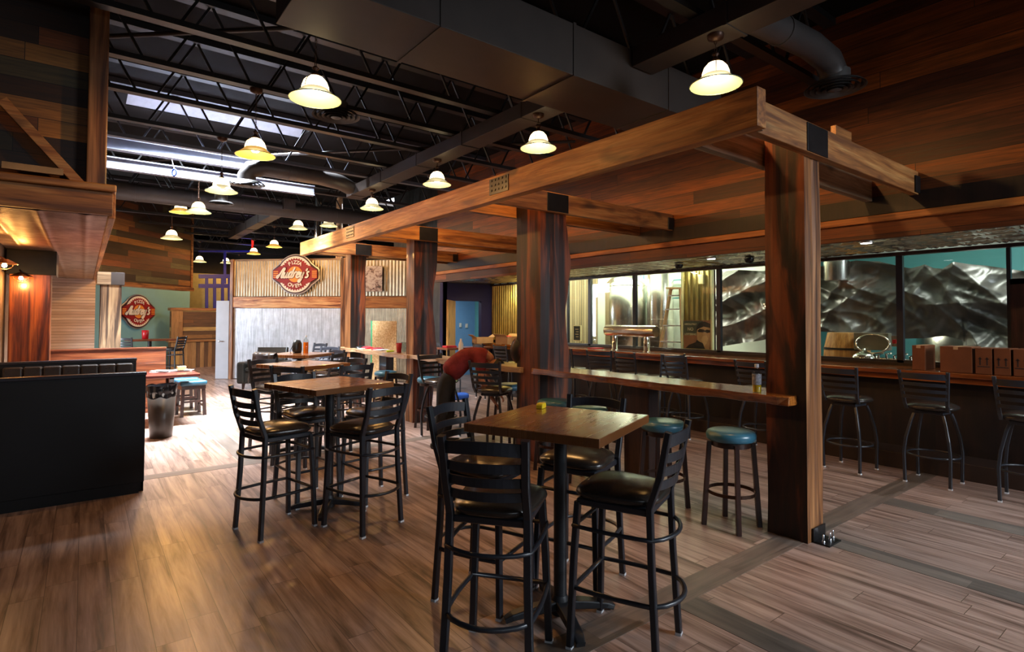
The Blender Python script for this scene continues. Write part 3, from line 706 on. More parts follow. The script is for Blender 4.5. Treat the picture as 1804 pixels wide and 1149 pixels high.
def make_pub_table(rot_label=None):
    r = empty('pub_table', (0, 0, 0))
    Bx(-.38, .38, -.38, .38, 1.025, 1.07).build('table_top', m_table, r, bevel=.004)
    MB().lathe([(.11, 0), (.11, .01), (.04, .015), (.038, .03)], (0, 0, .985), 20).lathe([(.036, .05), (.036, .99)], (0, 0, 0), 20).build('pole', m_castiron, r)
    b = MB().lathe([(.05, .0), (.05, .07), (.038, .10)], (0, 0, .02), 16)
    b.build('hub', m_castiron, r)
    for q in range(4):
        a = PI/4+q*PI/2; dx, dy = math.cos(a), math.sin(a)
        pts = [(dx*.03, dy*.03, .07), (dx*.15, dy*.15, .055), (dx*.27, dy*.27, .035), (dx*.31, dy*.31, .018)]
        MB().sweep(pts, [.07, .065, .06, .045], [.05, .045, .035, .03], rect=True).build('foot', m_castiron, r, bevel=.008)
    return r
table0 = make_pub_table(); tu = [False]
def pub_table(x, y, deg, label):
    t = table0 if not tu[0] else copy_tree(table0); tu[0] = True
    t.location = (x, y, 0); t.rotation_euler = (0, 0, math.radians(deg)); tag(t, label, 'table', 'square pub tables on black pedestals'); return t
def make_round_stool():
    r = empty('round_stool', (0, 0, 0))
    R = .185; prof = [(.0, .668), (R-.02, .668), (R, .68), (R+.003, .715), (R-.008, .738), (R-.03, .748), (.10, .751), (0, .752)]
    MB().lathe(prof, (0, 0, 0), 36, caps=False).build('seat', m_teal, r)
    MB().lathe([(.15, .625), (.15, .668)], (0, 0, 0), 28).build('seat_base', m_darkwood, r)
    for q in range(4):
        a = q*PI/2+PI/4; dx, dy = math.cos(a), math.sin(a)
        MB().sweep([(dx*.21, dy*.21, 0), (dx*.165, dy*.165, .655)], [.038, .034], [.038, .034], rect=True, up=(-dy, dx, 0)).build('leg', m_darkwood, r, bevel=.004, seg=1)
    pts = [(.178*math.cos(2*PI*i/32), .178*math.sin(2*PI*i/32), .27) for i in range(32)]
    MB().sweep(pts, .006, .026, closed=True, rect=True).build('foot_ring', m_lampmetal, r)
    return r
stool0 = make_round_stool(); su = [False]
def stool(x, y, deg, label):
    t = stool0 if not su[0] else copy_tree(stool0); su[0] = True
    t.location = (x, y, 0); t.rotation_euler = (0, 0, math.radians(deg)); tag(t, label, 'stool', 'round teal stools along the drink rails'); return t
def make_swivel():
    r = empty('swivel_bar_chair', (0, 0, 0)); H = .765
    def cush(u, v):
        th = 2*PI*u; c, s_ = math.cos(th), math.sin(th); ph = PI*(v-.5); e = .7
        cc = math.copysign(abs(c)**e, c); ss = math.copysign(abs(s_)**e, s_)
        rr = math.cos(ph)**.45 if abs(ph) < PI/2-1e-6 else 0.0
        return (cc*.21*rr, ss*.21*rr, H-.01+.035*math.sin(ph)+(.012*(1-rr*rr) if v > .5 else 0))
    MB().grid(cush, 32, 10).build('seat', m_vinyl, r, merge=True)
    Bx(-.12, .12, -.12, .12, H-.075, H-.045).build('swivel_plate', m_blackmetal, r, bevel=.003, seg=1)
    for sx in (-1, 1):
        for sy in (-1, 1):
            pts = [(sx*.12, sy*.12, H-.08), (sx*.14, sy*.14, .62), (sx*.175, sy*.175, .45), (sx*.19, sy*.19, .3), (sx*.185, sy*.185, .012)]
            o = MB().sweep(pts, .027, .027, rect=True, up=(0, 1, 0)).build('leg', m_blackmetal, r, bevel=.004, seg=1)
            Bx(sx*.185-.015, sx*.185+.015, sy*.185-.015, sy*.185+.015, 0, .014).build('glide', m_whiteglide, o)
    for sy in (-1, 1):
        pts = [(-.16, sy*.17, H-.03), (-.20, sy*.175, H+.03), (-.225, sy*.185, H+.16), (-.265, sy*.20, 1.12)]
        MB().sweep(pts, .022, .03, rect=True, up=(0, 1, 0)).build('back_post', m_blackmetal, r, bevel=.003, seg=1)
    for k_, z in enumerate((.86, .925, .99, 1.07)):
        t = (z-H)/(1.12-H); x = -.205-.06*t; yy = .18+.018*t; hh = .034 if k_ < 3 else .058
        pts = [(x-.04*(1-(q/6-1)**2), -yy+2*yy*q/12, z) for q in range(13)]
        MB().sweep(pts, .008, hh, rect=True).build('slat', m_blackmetal, r, bevel=.002, seg=1)
    pts = [(.215*math.cos(2*PI*i/32), .215*math.sin(2*PI*i/32), .28) for i in range(32)]
    MB().sweep(pts, .010, closed=True, n=8).build('foot_ring', m_blackmetal, r)
    return r
sw0 = make_swivel(); wu = [False]
def swivel(x, y, deg, label, group='black swivel bar chairs along the bar', leg=None):
    t = sw0 if not wu[0] else copy_tree(sw0); wu[0] = True
    t.location = (x, y, 0); t.rotation_euler = (0, 0, math.radians(deg)); tag(t, label, 'chair', group); return t

# ---------------------------------------------------------------- near pub table set
pub_table(2.09, 2.29, 22, 'nearest square pub table, with a yellow tape measure on it')
chair(1.59, 2.17, 38, 'black ladder-back chair nearest the viewer, its back turned to us')
chair(2.19, 1.92, 112, 'black ladder-back chair at the right front of the near pub table')
chair(1.90, 2.73, -66, 'black ladder-back chair behind the left corner of the near pub table')
chair(2.46, 2.52, 202, 'black ladder-back chair behind the near table, its top rail showing above the far table edge')
tp = empty('tape_measure', (2.24, 2.63, 1.07), .5, 'yellow tape measure on the nearest pub table', 'tape measure')
MB().prism([(-.035, 0), (.035, 0), (.037, .02), (.03, .032), (-.022, .034), (-.035, .022)], (0, .02, 0), (1, 0, 0), (0, 0, 1), .042).build('case', m_yel, tp, bevel=.005)
MB().box(.022, .039, -.02, -.0, .004, .024).build('grip', m_blackmetal, tp, bevel=.002)
# second table
pub_table(1.68, 4.75, 15, 'second pub table from the viewer, left of centre, bare wooden top')
chair(1.21, 4.58, 13, 'black ladder-back chair left of the second pub table, facing right')
chair(1.77, 4.24, 110, 'black ladder-back chair at the front of the second pub table, back turned to us')
chair(1.62, 5.13, -80, 'black ladder-back chair behind the second pub table')
chair(2.12, 4.84, 190, 'black ladder-back chair at the right side of the second pub table')
# third table
pub_table(2.13, 6.92, 22, 'third pub table from the viewer, behind the second one')
chair(1.95, 6.43, 40, 'black ladder-back chair at the front left of the third pub table')
chair(2.42, 6.35, 98, 'black ladder-back chair at the front right of the third pub table')
chair(1.90, 7.27, -70, 'black ladder-back chair at the far left of the third pub table')
chair(2.58, 6.98, 195, 'black ladder-back chair at the right side of the third pub table')
# fourth table
pub_table(2.66, 8.88, 42, 'fourth pub table from the viewer, holding an orange drink, before the corrugated wall')
chair(2.27, 8.55, 25, 'black ladder-back chair at the left of the fourth pub table, beside the armchair')
chair(2.87, 8.42, 130, 'black ladder-back chair at the front right of the fourth pub table')
chair(3.05, 8.98, 195, 'black ladder-back chair at the right of the fourth pub table, under the pale rail')
chair(3.62, 11.45, 200, 'black ladder-back chair standing farthest back before the corrugated wall')
chair(3.35, 9.95, 215, 'black ladder-back chair between the fourth pub table and the pale drink rail')
bt = empty('drink_bottle', (2.77, 8.93, 1.07), 0, 'clear bottle of orange drink on the fourth pub table', 'bottle')
MB().lathe([(.036, 0), (.037, .15), (.036, .17)], (0, 0, 0), 18).build('drink', m_orangeq, bt)
MB().lathe([(.039, 0), (.040, .19), (.03, .215), (.016, .235), (.016, .255)], (0, 0, 0), 18, caps=False).build('bottle_body', m_clearp, bt)
MB().lathe([(.018, .25), (.018, .275)], (0, 0, 0), 14).build('cap', m_whiteglide, bt)
bg_ = empty('shoulder_bag', (2.66, 9.0, 1.07), .4, 'small black shoulder bag beside the orange drink bottle', 'bag')
MB().lathe([(.0, 0), (.07, .0), (.085, .05), (.08, .15), (.05, .2), (0, .21)], (0, 0, 0), 16, M=Matrix.Diagonal((1, .6, 1)), caps=False).build('bag_body', m_leather, bg_)
MB().sweep([(-.07, 0, .15), (-.12, 0, .06), (-.13, 0, .008), (-.1, .02, .006)], .006).build('strap', m_leather, bg_)
bag2 = None
# armchair far left of the partition
ac = empty('armchair', (3.38, 13.85, 0), math.radians(146), 'black leather club armchair in front of the corrugated partition', 'armchair')
MB().box(-.42, .42, -.38, .38, .13, .42).build('base', m_leather, ac, bevel=.04, seg=3)
MB().box(-.30, .30, -.30, .44, .40, .50).build('cushion', m_leather, ac, bevel=.04, seg=3)
for sx in (-1, 1): MB().box(sx*.40-.09, sx*.40+.09, -.40, .42, .13, .62).build('arm', m_leather, ac, bevel=.05, seg=3)
MB().sweep([(0, -.34, .3), (0, -.40, .6), (0, -.48, .9)], .72, [.16, .15, .10], rect=True, up=(0, 1, 0)).build('back', m_leather, ac, bevel=.04, seg=3)
for sx in (-1, 1):
    for sy in (-1, 1): MB().bar((sx*.36, sy*.32, .14), (sx*.37, sy*.33, 0), .06, .06, w1=.035, h1=.035).build('leg', m_darkwood, ac)
jk = MB()
def jf(u, v):
    x = (u-.5)*.46; a = v*2-1
    s_ = abs(a); z = 1.13-.45*s_**1.1*(1+.25*noise.noise(Vector((u*4, a, 2))))
    y = -.02 if abs(a) < .05 else math.copysign(.03+.05*s_, a)
    return (x*(1+.1*math.sin(v*9)), y+.02*noise.noise(Vector((u*9, v*7, 1))), z)
jk.grid(jf, 24, 24)
jo = jk.build('leather_jacket', m_jacket, None, solid=.01); jo.location = (2.05, 8.44, 0); jo.rotation_euler = (0, 0, math.radians(115))
tag(jo, 'dark brown leather jacket draped over the chair left of the fourth pub table', 'jacket')

# ---------------------------------------------------------------- stools and swivel chairs
stool(4.07, 2.47, 0, 'round teal stool in front of the front post, nearest of the row')
stool(3.98, 3.05, 8, 'second round teal stool from the front post, half behind the near table chair')
stool(4.02, 3.98, 20, 'round teal stool behind the near pub table, third from the front post')
stool(4.04, 4.52, 10, 'round teal stool closest to the wide live-edge post')
stool(3.80, 10.0, 10, 'round teal stool under the far pale rail, left one')
stool(3.98, 8.62, 10, 'round teal stool beside the middle post, right of the leaning board')
stool(4.10, 7.36, 10, 'round teal stool just right of the middle post')
stool(4.55, 6.0, 10, 'round teal stool beyond the bent-over person, left of the wide post')
swivel(3.92, 6.72, -82, 'black swivel chair right of the middle post at the pale drink rail', 'black swivel chairs at the pale drink rail')
swivel(3.98, 5.55, 28, 'black swivel chair just left of the wide live-edge post', 'black swivel chairs at the pale drink rail')
swivel(6.75, 1.90, 0, 'black swivel bar chair in front of the cardboard boxes')
swivel(6.70, 1.17, 4, 'black swivel bar chair at the right edge, mostly in shade')
swivel(6.66, 2.63, -4, 'black swivel bar chair just right of the front timber post')
swivel(6.72, 3.66, 0, 'black swivel bar chair directly behind the clear drink bottle')
swivel(6.70, 4.72, -6, 'black swivel bar chair with its full back showing below the poster panel', 'black swivel bar chairs along the bar')
swivel(6.78, 5.22, 75, 'black swivel bar chair turned sideways below the ladder')
swivel(6.74, 5.68, 0, 'black swivel bar chair below the right foot of the steel tap tower')
swivel(6.76, 6.38, 30, 'black swivel bar chair below the left foot of the steel tap tower')
swivel(6.76, 7.05, 0, 'black swivel bar chair just right of the wide live-edge post')
swivel(6.55, 8.6, 0, 'black swivel bar chair seen left of the wide post beside the carton clutter', 'black swivel bar chairs at the far bar end')
swivel(6.6, 9.4, -5, 'middle black bar chair at the far bar end', 'black swivel bar chairs at the far bar end')
swivel(6.3, 10.45, -15, 'farthest black bar chair, before the golden door', 'black swivel bar chairs at the far bar end')
# drink bottle on near rail
b2 = empty('juice_bottle', (4.12, 2.28, 1.06), 0, 'clear bottle with white cap and yellow juice left in it, on the near drink rail', 'bottle')
MB().lathe([(.030, .0), (.031, .055)], (0, 0, .002), 18).build('juice', plain('yellow_juice', '#c8a010', .1), b2)
MB().lathe([(.031, 0), (.033, .01), (.033, .13), (.028, .155), (.014, .18), (.014, .195)], (0, 0, 0), 20, caps=False).build('bottle_body', m_clearp, b2)
MB().lathe([(.0338, .06), (.0338, .14)], (0, 0, 0), 20, caps=False).build('bottle_label', plain('label_grey_print', '#8a8c92', .5, 0, .3, .5, 60), b2)
MB().lathe([(.016, .19), (.016, .215)], (0, 0, 0), 14).build('cap', m_whiteglide, b2)

# ---------------------------------------------------------------- booths
def booth(y, x1, face, label, parts_mat, wood_back=False):
    r = empty('booth_bench', (-.15, y, 0), 0, label, 'booth')
    w0, w1 = -.59, x1+.15
    f = face  # +1: seat on the far side, -1: seat toward the camera
    MB().box(w0, w1, -.03, .03, .10, 1.09).build('back_panel', parts_mat, r, bevel=.004)
    MB().box(w0, w1-.04, -.02, .02, 0, .12).build('plinth', parts_mat, r)
    MB().box(w0, w1+.005, -.05, .05, 1.085, 1.115).build('cap_rail', m_redwood if wood_back else m_boothcap, r, bevel=.006)
    s0, s1 = (.03, .14) if f > 0 else (-.14, -.03)
    n = 7; ww = (w1-w0-.08)/n
    for i in range(n):
        MB().box(w0+.04+i*ww, w0+.04+(i+1)*ww, s0, s1, .50, 1.06).build('tufted_panel', m_vinyl, r, bevel=.022, seg=3)
    a, b = (.03, .56) if f > 0 else (-.56, -.03)
    MB().box(w0, w1, a, b, .36, .48).build('seat_cushion', m_vinyl, r, bevel=.03, seg=3)
    MB().box(w0, w1, a, b-.06 if f > 0 else b, .0, .36).build('seat_box', parts_mat, r)
    MB().box(w1-.03, w1, min(a, b), max(a, b), .0, .62).build('end_panel', parts_mat, r, bevel=.01)
    return r
m_boothcap = plain('booth_cap_vinyl', (.02, .02, .028, 1), .25)
booth(6.25, .47, 1, 'nearest booth bench, plain black panelled back facing the viewer', m_boothblk)
booth(8.42, .53, -1, 'second booth bench with dark tufted backrest panels facing the viewer', m_boothblk)
booth(11.35, 1.14, 1, 'third booth bench with a reddish polished wooden back and cap', m_redwood, True)
bt2 = empty('booth_table', (.45, 10.1, 0), 0, 'reddish wooden booth table strewn with white papers', 'table')
MB().box(-1.1, .98, -.38, .42, .72, .765).build('table_top', m_btab, bt2, bevel=.006)
for x in (-.8, .62):
    MB().bar((x-.03, -.3, .0), (x, .25, .72), .09, .06, (1, 0, 0)).bar((x+.03, .3, .0), (x, -.25, .72), .09, .06, (1, 0, 0)).build('trestle', m_darkwood, bt2)
rp = random.Random(3)
for i, (px, py) in enumerate(((275, 648), (289, 645.5), (300, 641), (306, 648), (318, 644), (325, 649), (283, 651))):
    p = PZ(px, py, .765+.003*i+.002)
    o_ = MB().box(-.14, .14, -.1, .1, -.001, .001).build('paper_sheet', m_paper); p.x = min(p.x, 1.27); p.y = min(max(p.y, 9.86), 10.38); o_.location = p; o_.rotation_euler = (0, 0, rp.uniform(-.8, .8))
    tag(o_, ['leftmost white paper sheet at the front edge of the booth table', 'white paper sheet on the booth table, second from its left', 'white paper sheet farthest back on the booth table', 'white paper sheet left of the tan carton on the booth table', 'white paper sheet behind the tan carton on the booth table', 'white paper sheet at the right edge of the booth table', 'lowest white paper sheet, near the front of the booth table'][i], 'paper', 'white paper sheets on the booth table')
o_ = MB().box(-.06, .06, -.05, .05, 0, .06).build('snack_box', m_cardp, None, bevel=.003); o_.location = PZ(320, 652, .785); tag(o_, 'small tan carton among the papers on the booth table', 'box')
for i, (x, y) in enumerate(((1.44, 10.68), (1.40, 11.25))):
    r = empty('square_stool', (x, y, 0), .1, ['low square dark stool with teal cushion at the booth table end, nearer one', 'low square dark stool with teal cushion at the booth table end, farther one'][i], 'stool', 'low teal-cushioned stools at the booth table')
    MB().box(-.2, .2, -.2, .2, .50, .58).build('cushion', m_teal2, r, bevel=.03, seg=3)
    MB().box(-.18, .18, -.18, .18, .44, .50).build('seat_frame', m_darkwood, r)
    for sx in (-1, 1):
        for sy in (-1, 1): MB().bar((sx*.15, sy*.15, .45), (sx*.17, sy*.17, 0), .045, .045).build('leg', m_darkwood, r)
        MB().bar((sx*.16, -.16, .16), (sx*.16, .16, .16), .02, .03).bar((-.16, sx*.16, .24), (.16, sx*.16, .24), .02, .03).build('stretcher', m_darkwood, r)
tb = empty('trash_bin', (.86, 8.95, 0), 0, 'grey-brown waste bin with a black liner folded over the rim, beside the booths', 'bin')
MB().lathe([(.0, .0), (.13, .0), (.135, .01), (.175, .66), (.165, .66), (.13, .03), (0, .03)], (0, 0, 0), 28, caps=False).build('bin_body', m_bin, tb)
def lin(u, v):
    th = 2*PI*u; r_ = .182+.006*math.sin(th*9)+.006*noise.noise(Vector((th*2, v*3, 0)))
    z = .705-.16*v-.03*noise.noise(Vector((math.cos(th)*2, math.sin(th)*2, v*2)))
    return ((r_-(.008 if v > .5 else 0))*math.cos(th), (r_-(.008 if v > .5 else 0))*math.sin(th), z)
lm = MB().grid(lin, 60, 8); lm.lathe([(.176, .70), (.16, .64), (.12, .45), (0, .4)], (0, 0, 0), 28, caps=False); lm.build('bin_liner', m_liner, tb)
# sconces on the left
for i, (px, py, Y) in enumerate(((37, 488, 8.82), (4, 465, 7.75))):
    p = PY(px, py, Y)
    if i == 1: p = Vector((-.66, 7.75, p.z))
    r = empty('wall_sconce', p, 0, ['lit copper wall lamp with a wire cage in front of the timber column', 'lit copper wall lamp with a wire cage at the very left edge'][i], 'lamp', 'caged wall lamps by the booths')
    MB().lathe([(.03, .05), (.05, .04), (.11, .005), (.115, 0), (.105, 0), (.04, .03)], (0, 0, 0), 20).build('shade', m_cop, r)
    MB().lathe([(.0, -.04), (.018, -.03), (.022, -.012), (.012, .01)], (0, 0, 0), 12, caps=False).build('bulb', m_bulb, r)
    cg = MB()
    for a in (0, PI/2):
        cg.sweep([(.07*math.cos(t)*math.cos(a), .07*math.cos(t)*math.sin(a), -.055*math.sin(t)) for t in [PI*q/10 for q in range(11)]], .003, n=6)
    cg.build('cage', m_cop, r)
    MB().sweep([(0, 0, .05), (-.02, .12, .09), (-.02, .2, .06)] if i == 0 else [(0, 0, .05), (-.06, 0, .09), (-.12, 0, .06)], .008, n=6).build('arm', m_cop, r)
    point('sconce_light', p+Vector((0, -.05, -.09)), 9, (1, .48, .12), .03)

# ---------------------------------------------------------------- pendant lamps
def make_pendant(brim, drop=.55, name='pendant_lamp'):
    drop -= .13
    r = empty(name, (0, 0, 0))
    MB().lathe([(.028, .185), (.06, .172), (.088, .14), (.103, .10), (.106, .075)], (0, 0, 0), 28, caps=False).build('glass_dome', m_dome, r)
    MB().lathe([(.104, .078), (.12, .055), (.155, .028), (.19, .006), (.198, .0), (.19, .003), (.15, .022), (.1, .06)], (0, 0, 0), 36, caps=False).build('brim_shade', brim, r)
    MB().lathe([(.001, .028), (.03, .036), (.05, .06), (.04, .09), (.015, .12), (.001, .125)], (0, 0, 0), 18, caps=False).build('bulb', m_bulb, r)
    pts = [(.199*math.cos(2*PI*i/36), .199*math.sin(2*PI*i/36), 0) for i in range(36)]
    MB().sweep(pts, .004, closed=True, n=6).build('rim', m_rim, r)
    MB().lathe([(.034, .178), (.04, .19), (.03, .205), (.018, .21), (.018, .235), (.03, .245), (.012, .265)], (0, 0, 0), 16).build('cap', m_lampmetal, r)
    cg = MB()
    pts = [(.122*math.cos(t), 0, .07+.115*math.sin(t)) for t in [PI*q/14 for q in range(15)]]
    cg.sweep(pts, .0035, n=6); cg.build('yoke', m_lampmetal, r)
    ch = MB(); z = .265; i = 0
    while z < drop+.1:
        q = [(.009*math.cos(t) if i % 2 else 0, 0 if i % 2 else .009*math.cos(t), z+.016+.018*math.sin(t)) for t in [2*PI*a/8 for a in range(8)]]
        ch.sweep(q, .0028, closed=True, n=5, up=(1, 0, 0) if i % 2 == 0 else (0, 1, 0)); z += .03; i += 1
    ch.build('chain', m_lampmetal, r)
    MB().lathe([(.02, drop+.08), (.06, drop+.1), (.065, drop+.13)], (0, 0, 0), 20).build('canopy', m_lampmetal, r)
    return r
pend = [
 (1.43, 4.45, 3.36, 4.06, 'B', 'pendant lamp nearest the viewer in the left row, over the second pub table'),
 (1.42, 6.36, 3.35, 4.06, 'A', 'second pendant lamp of the left row, amber brim'),
 (1.45, 8.38, 3.33, 4.06, 'B', 'third pendant lamp of the left row, below the bright beam'),
 (1.55, 11.0, 3.45, 4.06, 'B', 'pendant lamp with white-lit chain, overlapping another lamp at its left'),
 (1.47, 12.6, 3.68, 4.06, 'A', 'small amber pendant lamp just left of the white-chained one'),
 (1.43, 13.6, 3.27, 4.06, 'B', 'small pendant lamp hanging before the board-clad bulkhead'),
 (3.95, 2.507, 3.478, 3.88, 'B', 'pendant lamp above the near corner of the timber pergola'),
 (3.95, 4.69, 3.50, 3.88, 'B', 'pendant lamp just above the middle of the long pergola beam'),
 (3.95, 6.92, 3.52, 3.88, 'B', 'third pendant lamp along the long pergola beam'),
 (3.98, 9.25, 3.54, 3.88, 'B', 'fourth pendant lamp along the pergola, near the duct end'),
 (3.80, 12.9, 3.63, 4.06, 'B', 'pendant lamp left of the steel flue'),
 (4.49, 12.9, 3.76, 4.06, 'B', 'pendant lamp right of the steel flue, behind the beam end'),
 (3.98, 15.6, 3.50, 4.06, 'A', 'small pendant lamp above the corrugated partition, right one'),
 (4.15, 18.6, 3.60, 4.06, 'A', 'small pendant lamp above the corrugated partition, middle one'),
 (4.7, 23.4, 3.62, 4.06, 'B', 'tiny pendant lamp peeking over the partition top edge'),
 (4.1, 22.6, 3.62, 4.06, 'B', 'blue-haloed tiny pendant lamp in the gap left of the partition'),
 (2.9, 20.2, 3.40, 4.06, 'B', 'tiny pendant lamp at the bulkhead corner')]
for (x, y, z, zc, kd, lab) in pend:
    o_ = make_pendant(m_brim if kd == 'A' else m_brimg, zc-z)
    o_.location = (x, y, z); o_.rotation_euler = (0, 0, .6); tag(o_, lab, 'lamp', 'bell-shaped pendant lamps')
    en = 54 if y < 13 else 75
    point('pendant_light', (x, y, z-.005), en, WARM, .03)

# ---------------------------------------------------------------- roof trusses, ducts, pipes
def make_truss(x0, x1, bz, tz, mat):
    r = empty('roof_truss', (0, 0, 0))
    MB().box(x0, x1, -.05, .05, bz, bz+.05).build('bottom_chord', mat, r)
    MB().box(x0, x1, -.06, .06, tz-.08, tz-.01).build('top_chord', mat, r)
    w_ = MB(); x = x0+.3; s_ = 1
    while x < x1-.5:
        w_.bar((x, 0, bz+.04), (x+.38, 0, tz-.05), .022, .022); w_.bar((x+.38, 0, tz-.05), (x+.76, 0, bz+.04), .022, .022); x += .95
    w_.build('web', mat, r)
    return r
tr = make_truss(-3.5, 6.34, 4.06, 4.86, m_truss)
ty = [2.65, 3.55, 4.45, 5.4, 6.35, 7.3, 8.38, 11.0, 12.55, 12.9, 13.6, 15.6, 17.2, 18.6, 20.2, 22.6, 23.4]
ORD = ['first', 'second', 'third', 'fourth', 'fifth', 'sixth', 'seventh', 'eighth', 'ninth', 'tenth', 'eleventh', 'twelfth', 'thirteenth', 'fourteenth', 'fifteenth', 'sixteenth', 'seventeenth']
for i, y in enumerate(ty):
    t_ = tr if i == 0 else copy_tree(tr); t_.location = (0, y, 0)
    tag(t_, '%s black open-web roof truss counting from the viewer%s' % (ORD[i], ', nearer than the skylight' if y < 9 else ', beyond the skylight'), 'truss', 'black roof trusses')
trw = make_truss(-3.5, 6.34, 4.06, 4.86, plain('truss_skylit_grey', '#4c4e58', .45)); trw.location = (0, 9.2, 0); tag(trw, 'grey roof truss brightly lit beside the skylight', 'truss')  # skylight brightness put into this truss's colour; the other trusses are black
bm1 = empty('steel_beam', (0, 9.95, .12), 0, 'pale grey steel beam catching the skylight', 'beam', 'pale beams by the skylight')
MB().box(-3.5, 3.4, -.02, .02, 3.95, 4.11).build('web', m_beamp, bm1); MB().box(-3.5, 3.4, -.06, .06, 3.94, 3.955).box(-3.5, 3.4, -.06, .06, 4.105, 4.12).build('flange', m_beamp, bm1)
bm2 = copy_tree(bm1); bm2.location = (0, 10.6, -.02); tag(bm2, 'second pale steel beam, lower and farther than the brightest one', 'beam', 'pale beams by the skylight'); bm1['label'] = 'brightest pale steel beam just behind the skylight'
def duct(name, x0, x1, y0, y1, z0, z1, lab, mat=m_duct, seams='Y'):
    r = empty(name, (0, 0, 0), 0, lab, 'duct')
    MB().box(x0, x1, y0, y1, z0, z1).build('duct_body', mat, r, bevel=.004)
    if seams == 'Y':
        y = y0+.9
        while y < y1-.2: MB().box(x0-.008, x1+.008, y, y+.03, z0-.008, z1+.008).build('seam', mat, r); y += 1.25
    else:
        x = x0+.9
        while x < x1-.2: MB().box(x, x+.03, y0-.008, y1+.008, z0-.008, z1+.008).build('seam', mat, r); x += 1.25
    return r
duct('rectangular_duct', 3.86, 4.14, .2, 3.28, 3.88, 4.05, 'dull rectangular duct at upper right, running toward the viewer')
duct('rectangular_duct', 3.86, 4.14, 3.98, 10.15, 3.88, 4.05, 'long rectangular duct running away above the pergola beam')
duct('rectangular_duct', 1.0, 5.3, 3.3, 3.96, 3.62, 4.05, 'big dark rectangular duct crossing the ceiling at top centre', seams='X')
duct('rectangular_duct', 3.24, 3.48, 12.0, 17.6, 3.88, 4.1, 'far tan-lit rectangular duct beyond the skylight')
def rduct(name, pts, r_, lab, mat=m_ductg):
    r = empty(name, (0, 0, 0), 0, lab, 'duct'); m_ = MB().sweep(pts, r_, n=20); m_.build('pipe', mat, r)
    for i in range(len(pts)-1):
        a = Vector(pts[i]); b = Vector(pts[i+1]); L = (b-a).length; d = (b-a)/L; s_ = .5
        while s_ < L-.2:
            MB().sweep([a+d*s_, a+d*(s_+.03)], r_+.008, n=20).build('coupling', mat, r); s_ += .9
    return r
rduct('round_duct', [(3.75, 9.75, 3.98), (3.5, 9.5, 3.98), (3.1, 9.35, 3.98), (2.2, 9.32, 3.98), (2.02, 9.35, 3.93), (1.98, 9.38, 3.85), (1.98, 9.4, 3.72)], .13, 'black round duct with an elbow down to a disc diffuser, below the bright beams')
rduct('round_duct', [(.2, 12.25, 3.9), (3.0, 12.25, 3.9), (6.3, 12.25, 3.9)], .16, 'long grey spiral duct crossing the far ceiling')
rduct('round_duct', [(4.1, 2.3, 4.0), (5.2, 2.35, 4.12), (5.6, 2.36, 4.10), (5.72, 2.36, 4.0), (5.74, 2.36, 3.9)], .12, 'round branch duct curving down to the diffuser at upper right')
def diffuser(x, y, z, R, lab, neck=.16):
    m_ = MB()
    for k_ in range(5):
        a = R*(1-k_*.2); m_.lathe([(a, .0), (a-.03, .03), (a-.05, .03), (a-.02, 0)], (0, 0, -.006*k_), 28, caps=False)
    m_.lathe([(R*.5, .03), (R*.5, neck)], (0, 0, 0), 24, caps=False)
    m_.lathe([(.06, -.02), (.001, -.035)], (0, 0, 0), 16, caps=False)
    o = m_.build('disc_diffuser', m_grille); o.location = (x, y, z); tag(o, lab, 'vent', 'round ceiling diffusers')
diffuser(2.30, 6.4, 3.98, .27, 'round ring diffuser right of the nearest left-row pendant')
diffuser(5.74, 2.36, 3.86, .27, 'round ring diffuser in the dark upper right ceiling')
diffuser(1.98, 9.4, 3.7, .27, 'round diffuser under the elbow of the black round duct')
diffuser(1.97, 11.4, 3.72, .22, 'small far diffuser right of the third left-row pendant', .37)
for i, (a, b) in enumerate((((190, 64), (760, 38)), ((190, 286), (860, 256)))):
    p, q = PZ(*a, 4.30), PZ(*b, 4.30); d = (q-p)
    o_ = MB().sweep([p-d*.15, q+d*.2], .022, n=10).build('sprinkler_pipe', m_duct)
    tag(o_, ['thin sprinkler pipe crossing the upper left ceiling', 'thin sprinkler pipe glinting below the skylight'][i], 'pipe', 'sprinkler pipes')
# steel flue + tan pipe beyond the partition
fl = PX(561, 400, 4.9)
o_ = MB().sweep([(4.9, fl.y, 4.8), (4.9, fl.y, 3.75), (5.0, fl.y-.1, 3.6), (5.35, fl.y-.3, 3.35)], .10, n=18).build('steel_flue', m_chrome); tag(o_, 'shiny steel oven flue bending behind the pergola beam end', 'pipe')
fl = PX(598, 400, 5.3); o_ = MB().sweep([(5.3, fl.y, 4.8), (5.3, fl.y, 3.0)], .085, n=16).build('tan_pipe', m_railp); tag(o_, 'tan vertical pipe right of the steel flue', 'pipe')
# red sign edge and indigo railing beyond
p = PY(445, 432, 19.5); o_ = MB().box(-.03, .03, -.02, .02, -.17, .17).build('exit_sign', m_neonred); o_.location = p; tag(o_, 'small red lit sign seen edge-on, hanging in the far dark ceiling', 'sign')
o_ = MB().sweep([p+Vector((0, 0, .17)), p+Vector((0, 0, 1.0))], .008, n=6).build('sign_rod', m_truss); tag(o_, 'thin rod the red lit sign hangs from', 'rod')
ir = empty('indigo_railing', (0, 0, 0), 0, 'indigo-lit metal stair railing in the gap left of the partition', 'railing')
YR = 22.0
rm = MB()
for yy in (487, 504): a, b = PY(350, yy, YR), PY(420, yy, YR); rm.bar(a, b, .12, .14)
rm.build('rail', m_neon, ir)
for xx in (364, 378, 392, 404): MB().bar(PY(xx, 560, YR), PY(xx, 488, YR), .09, .09, (0, 1, 0)).build('baluster', m_neon, ir)
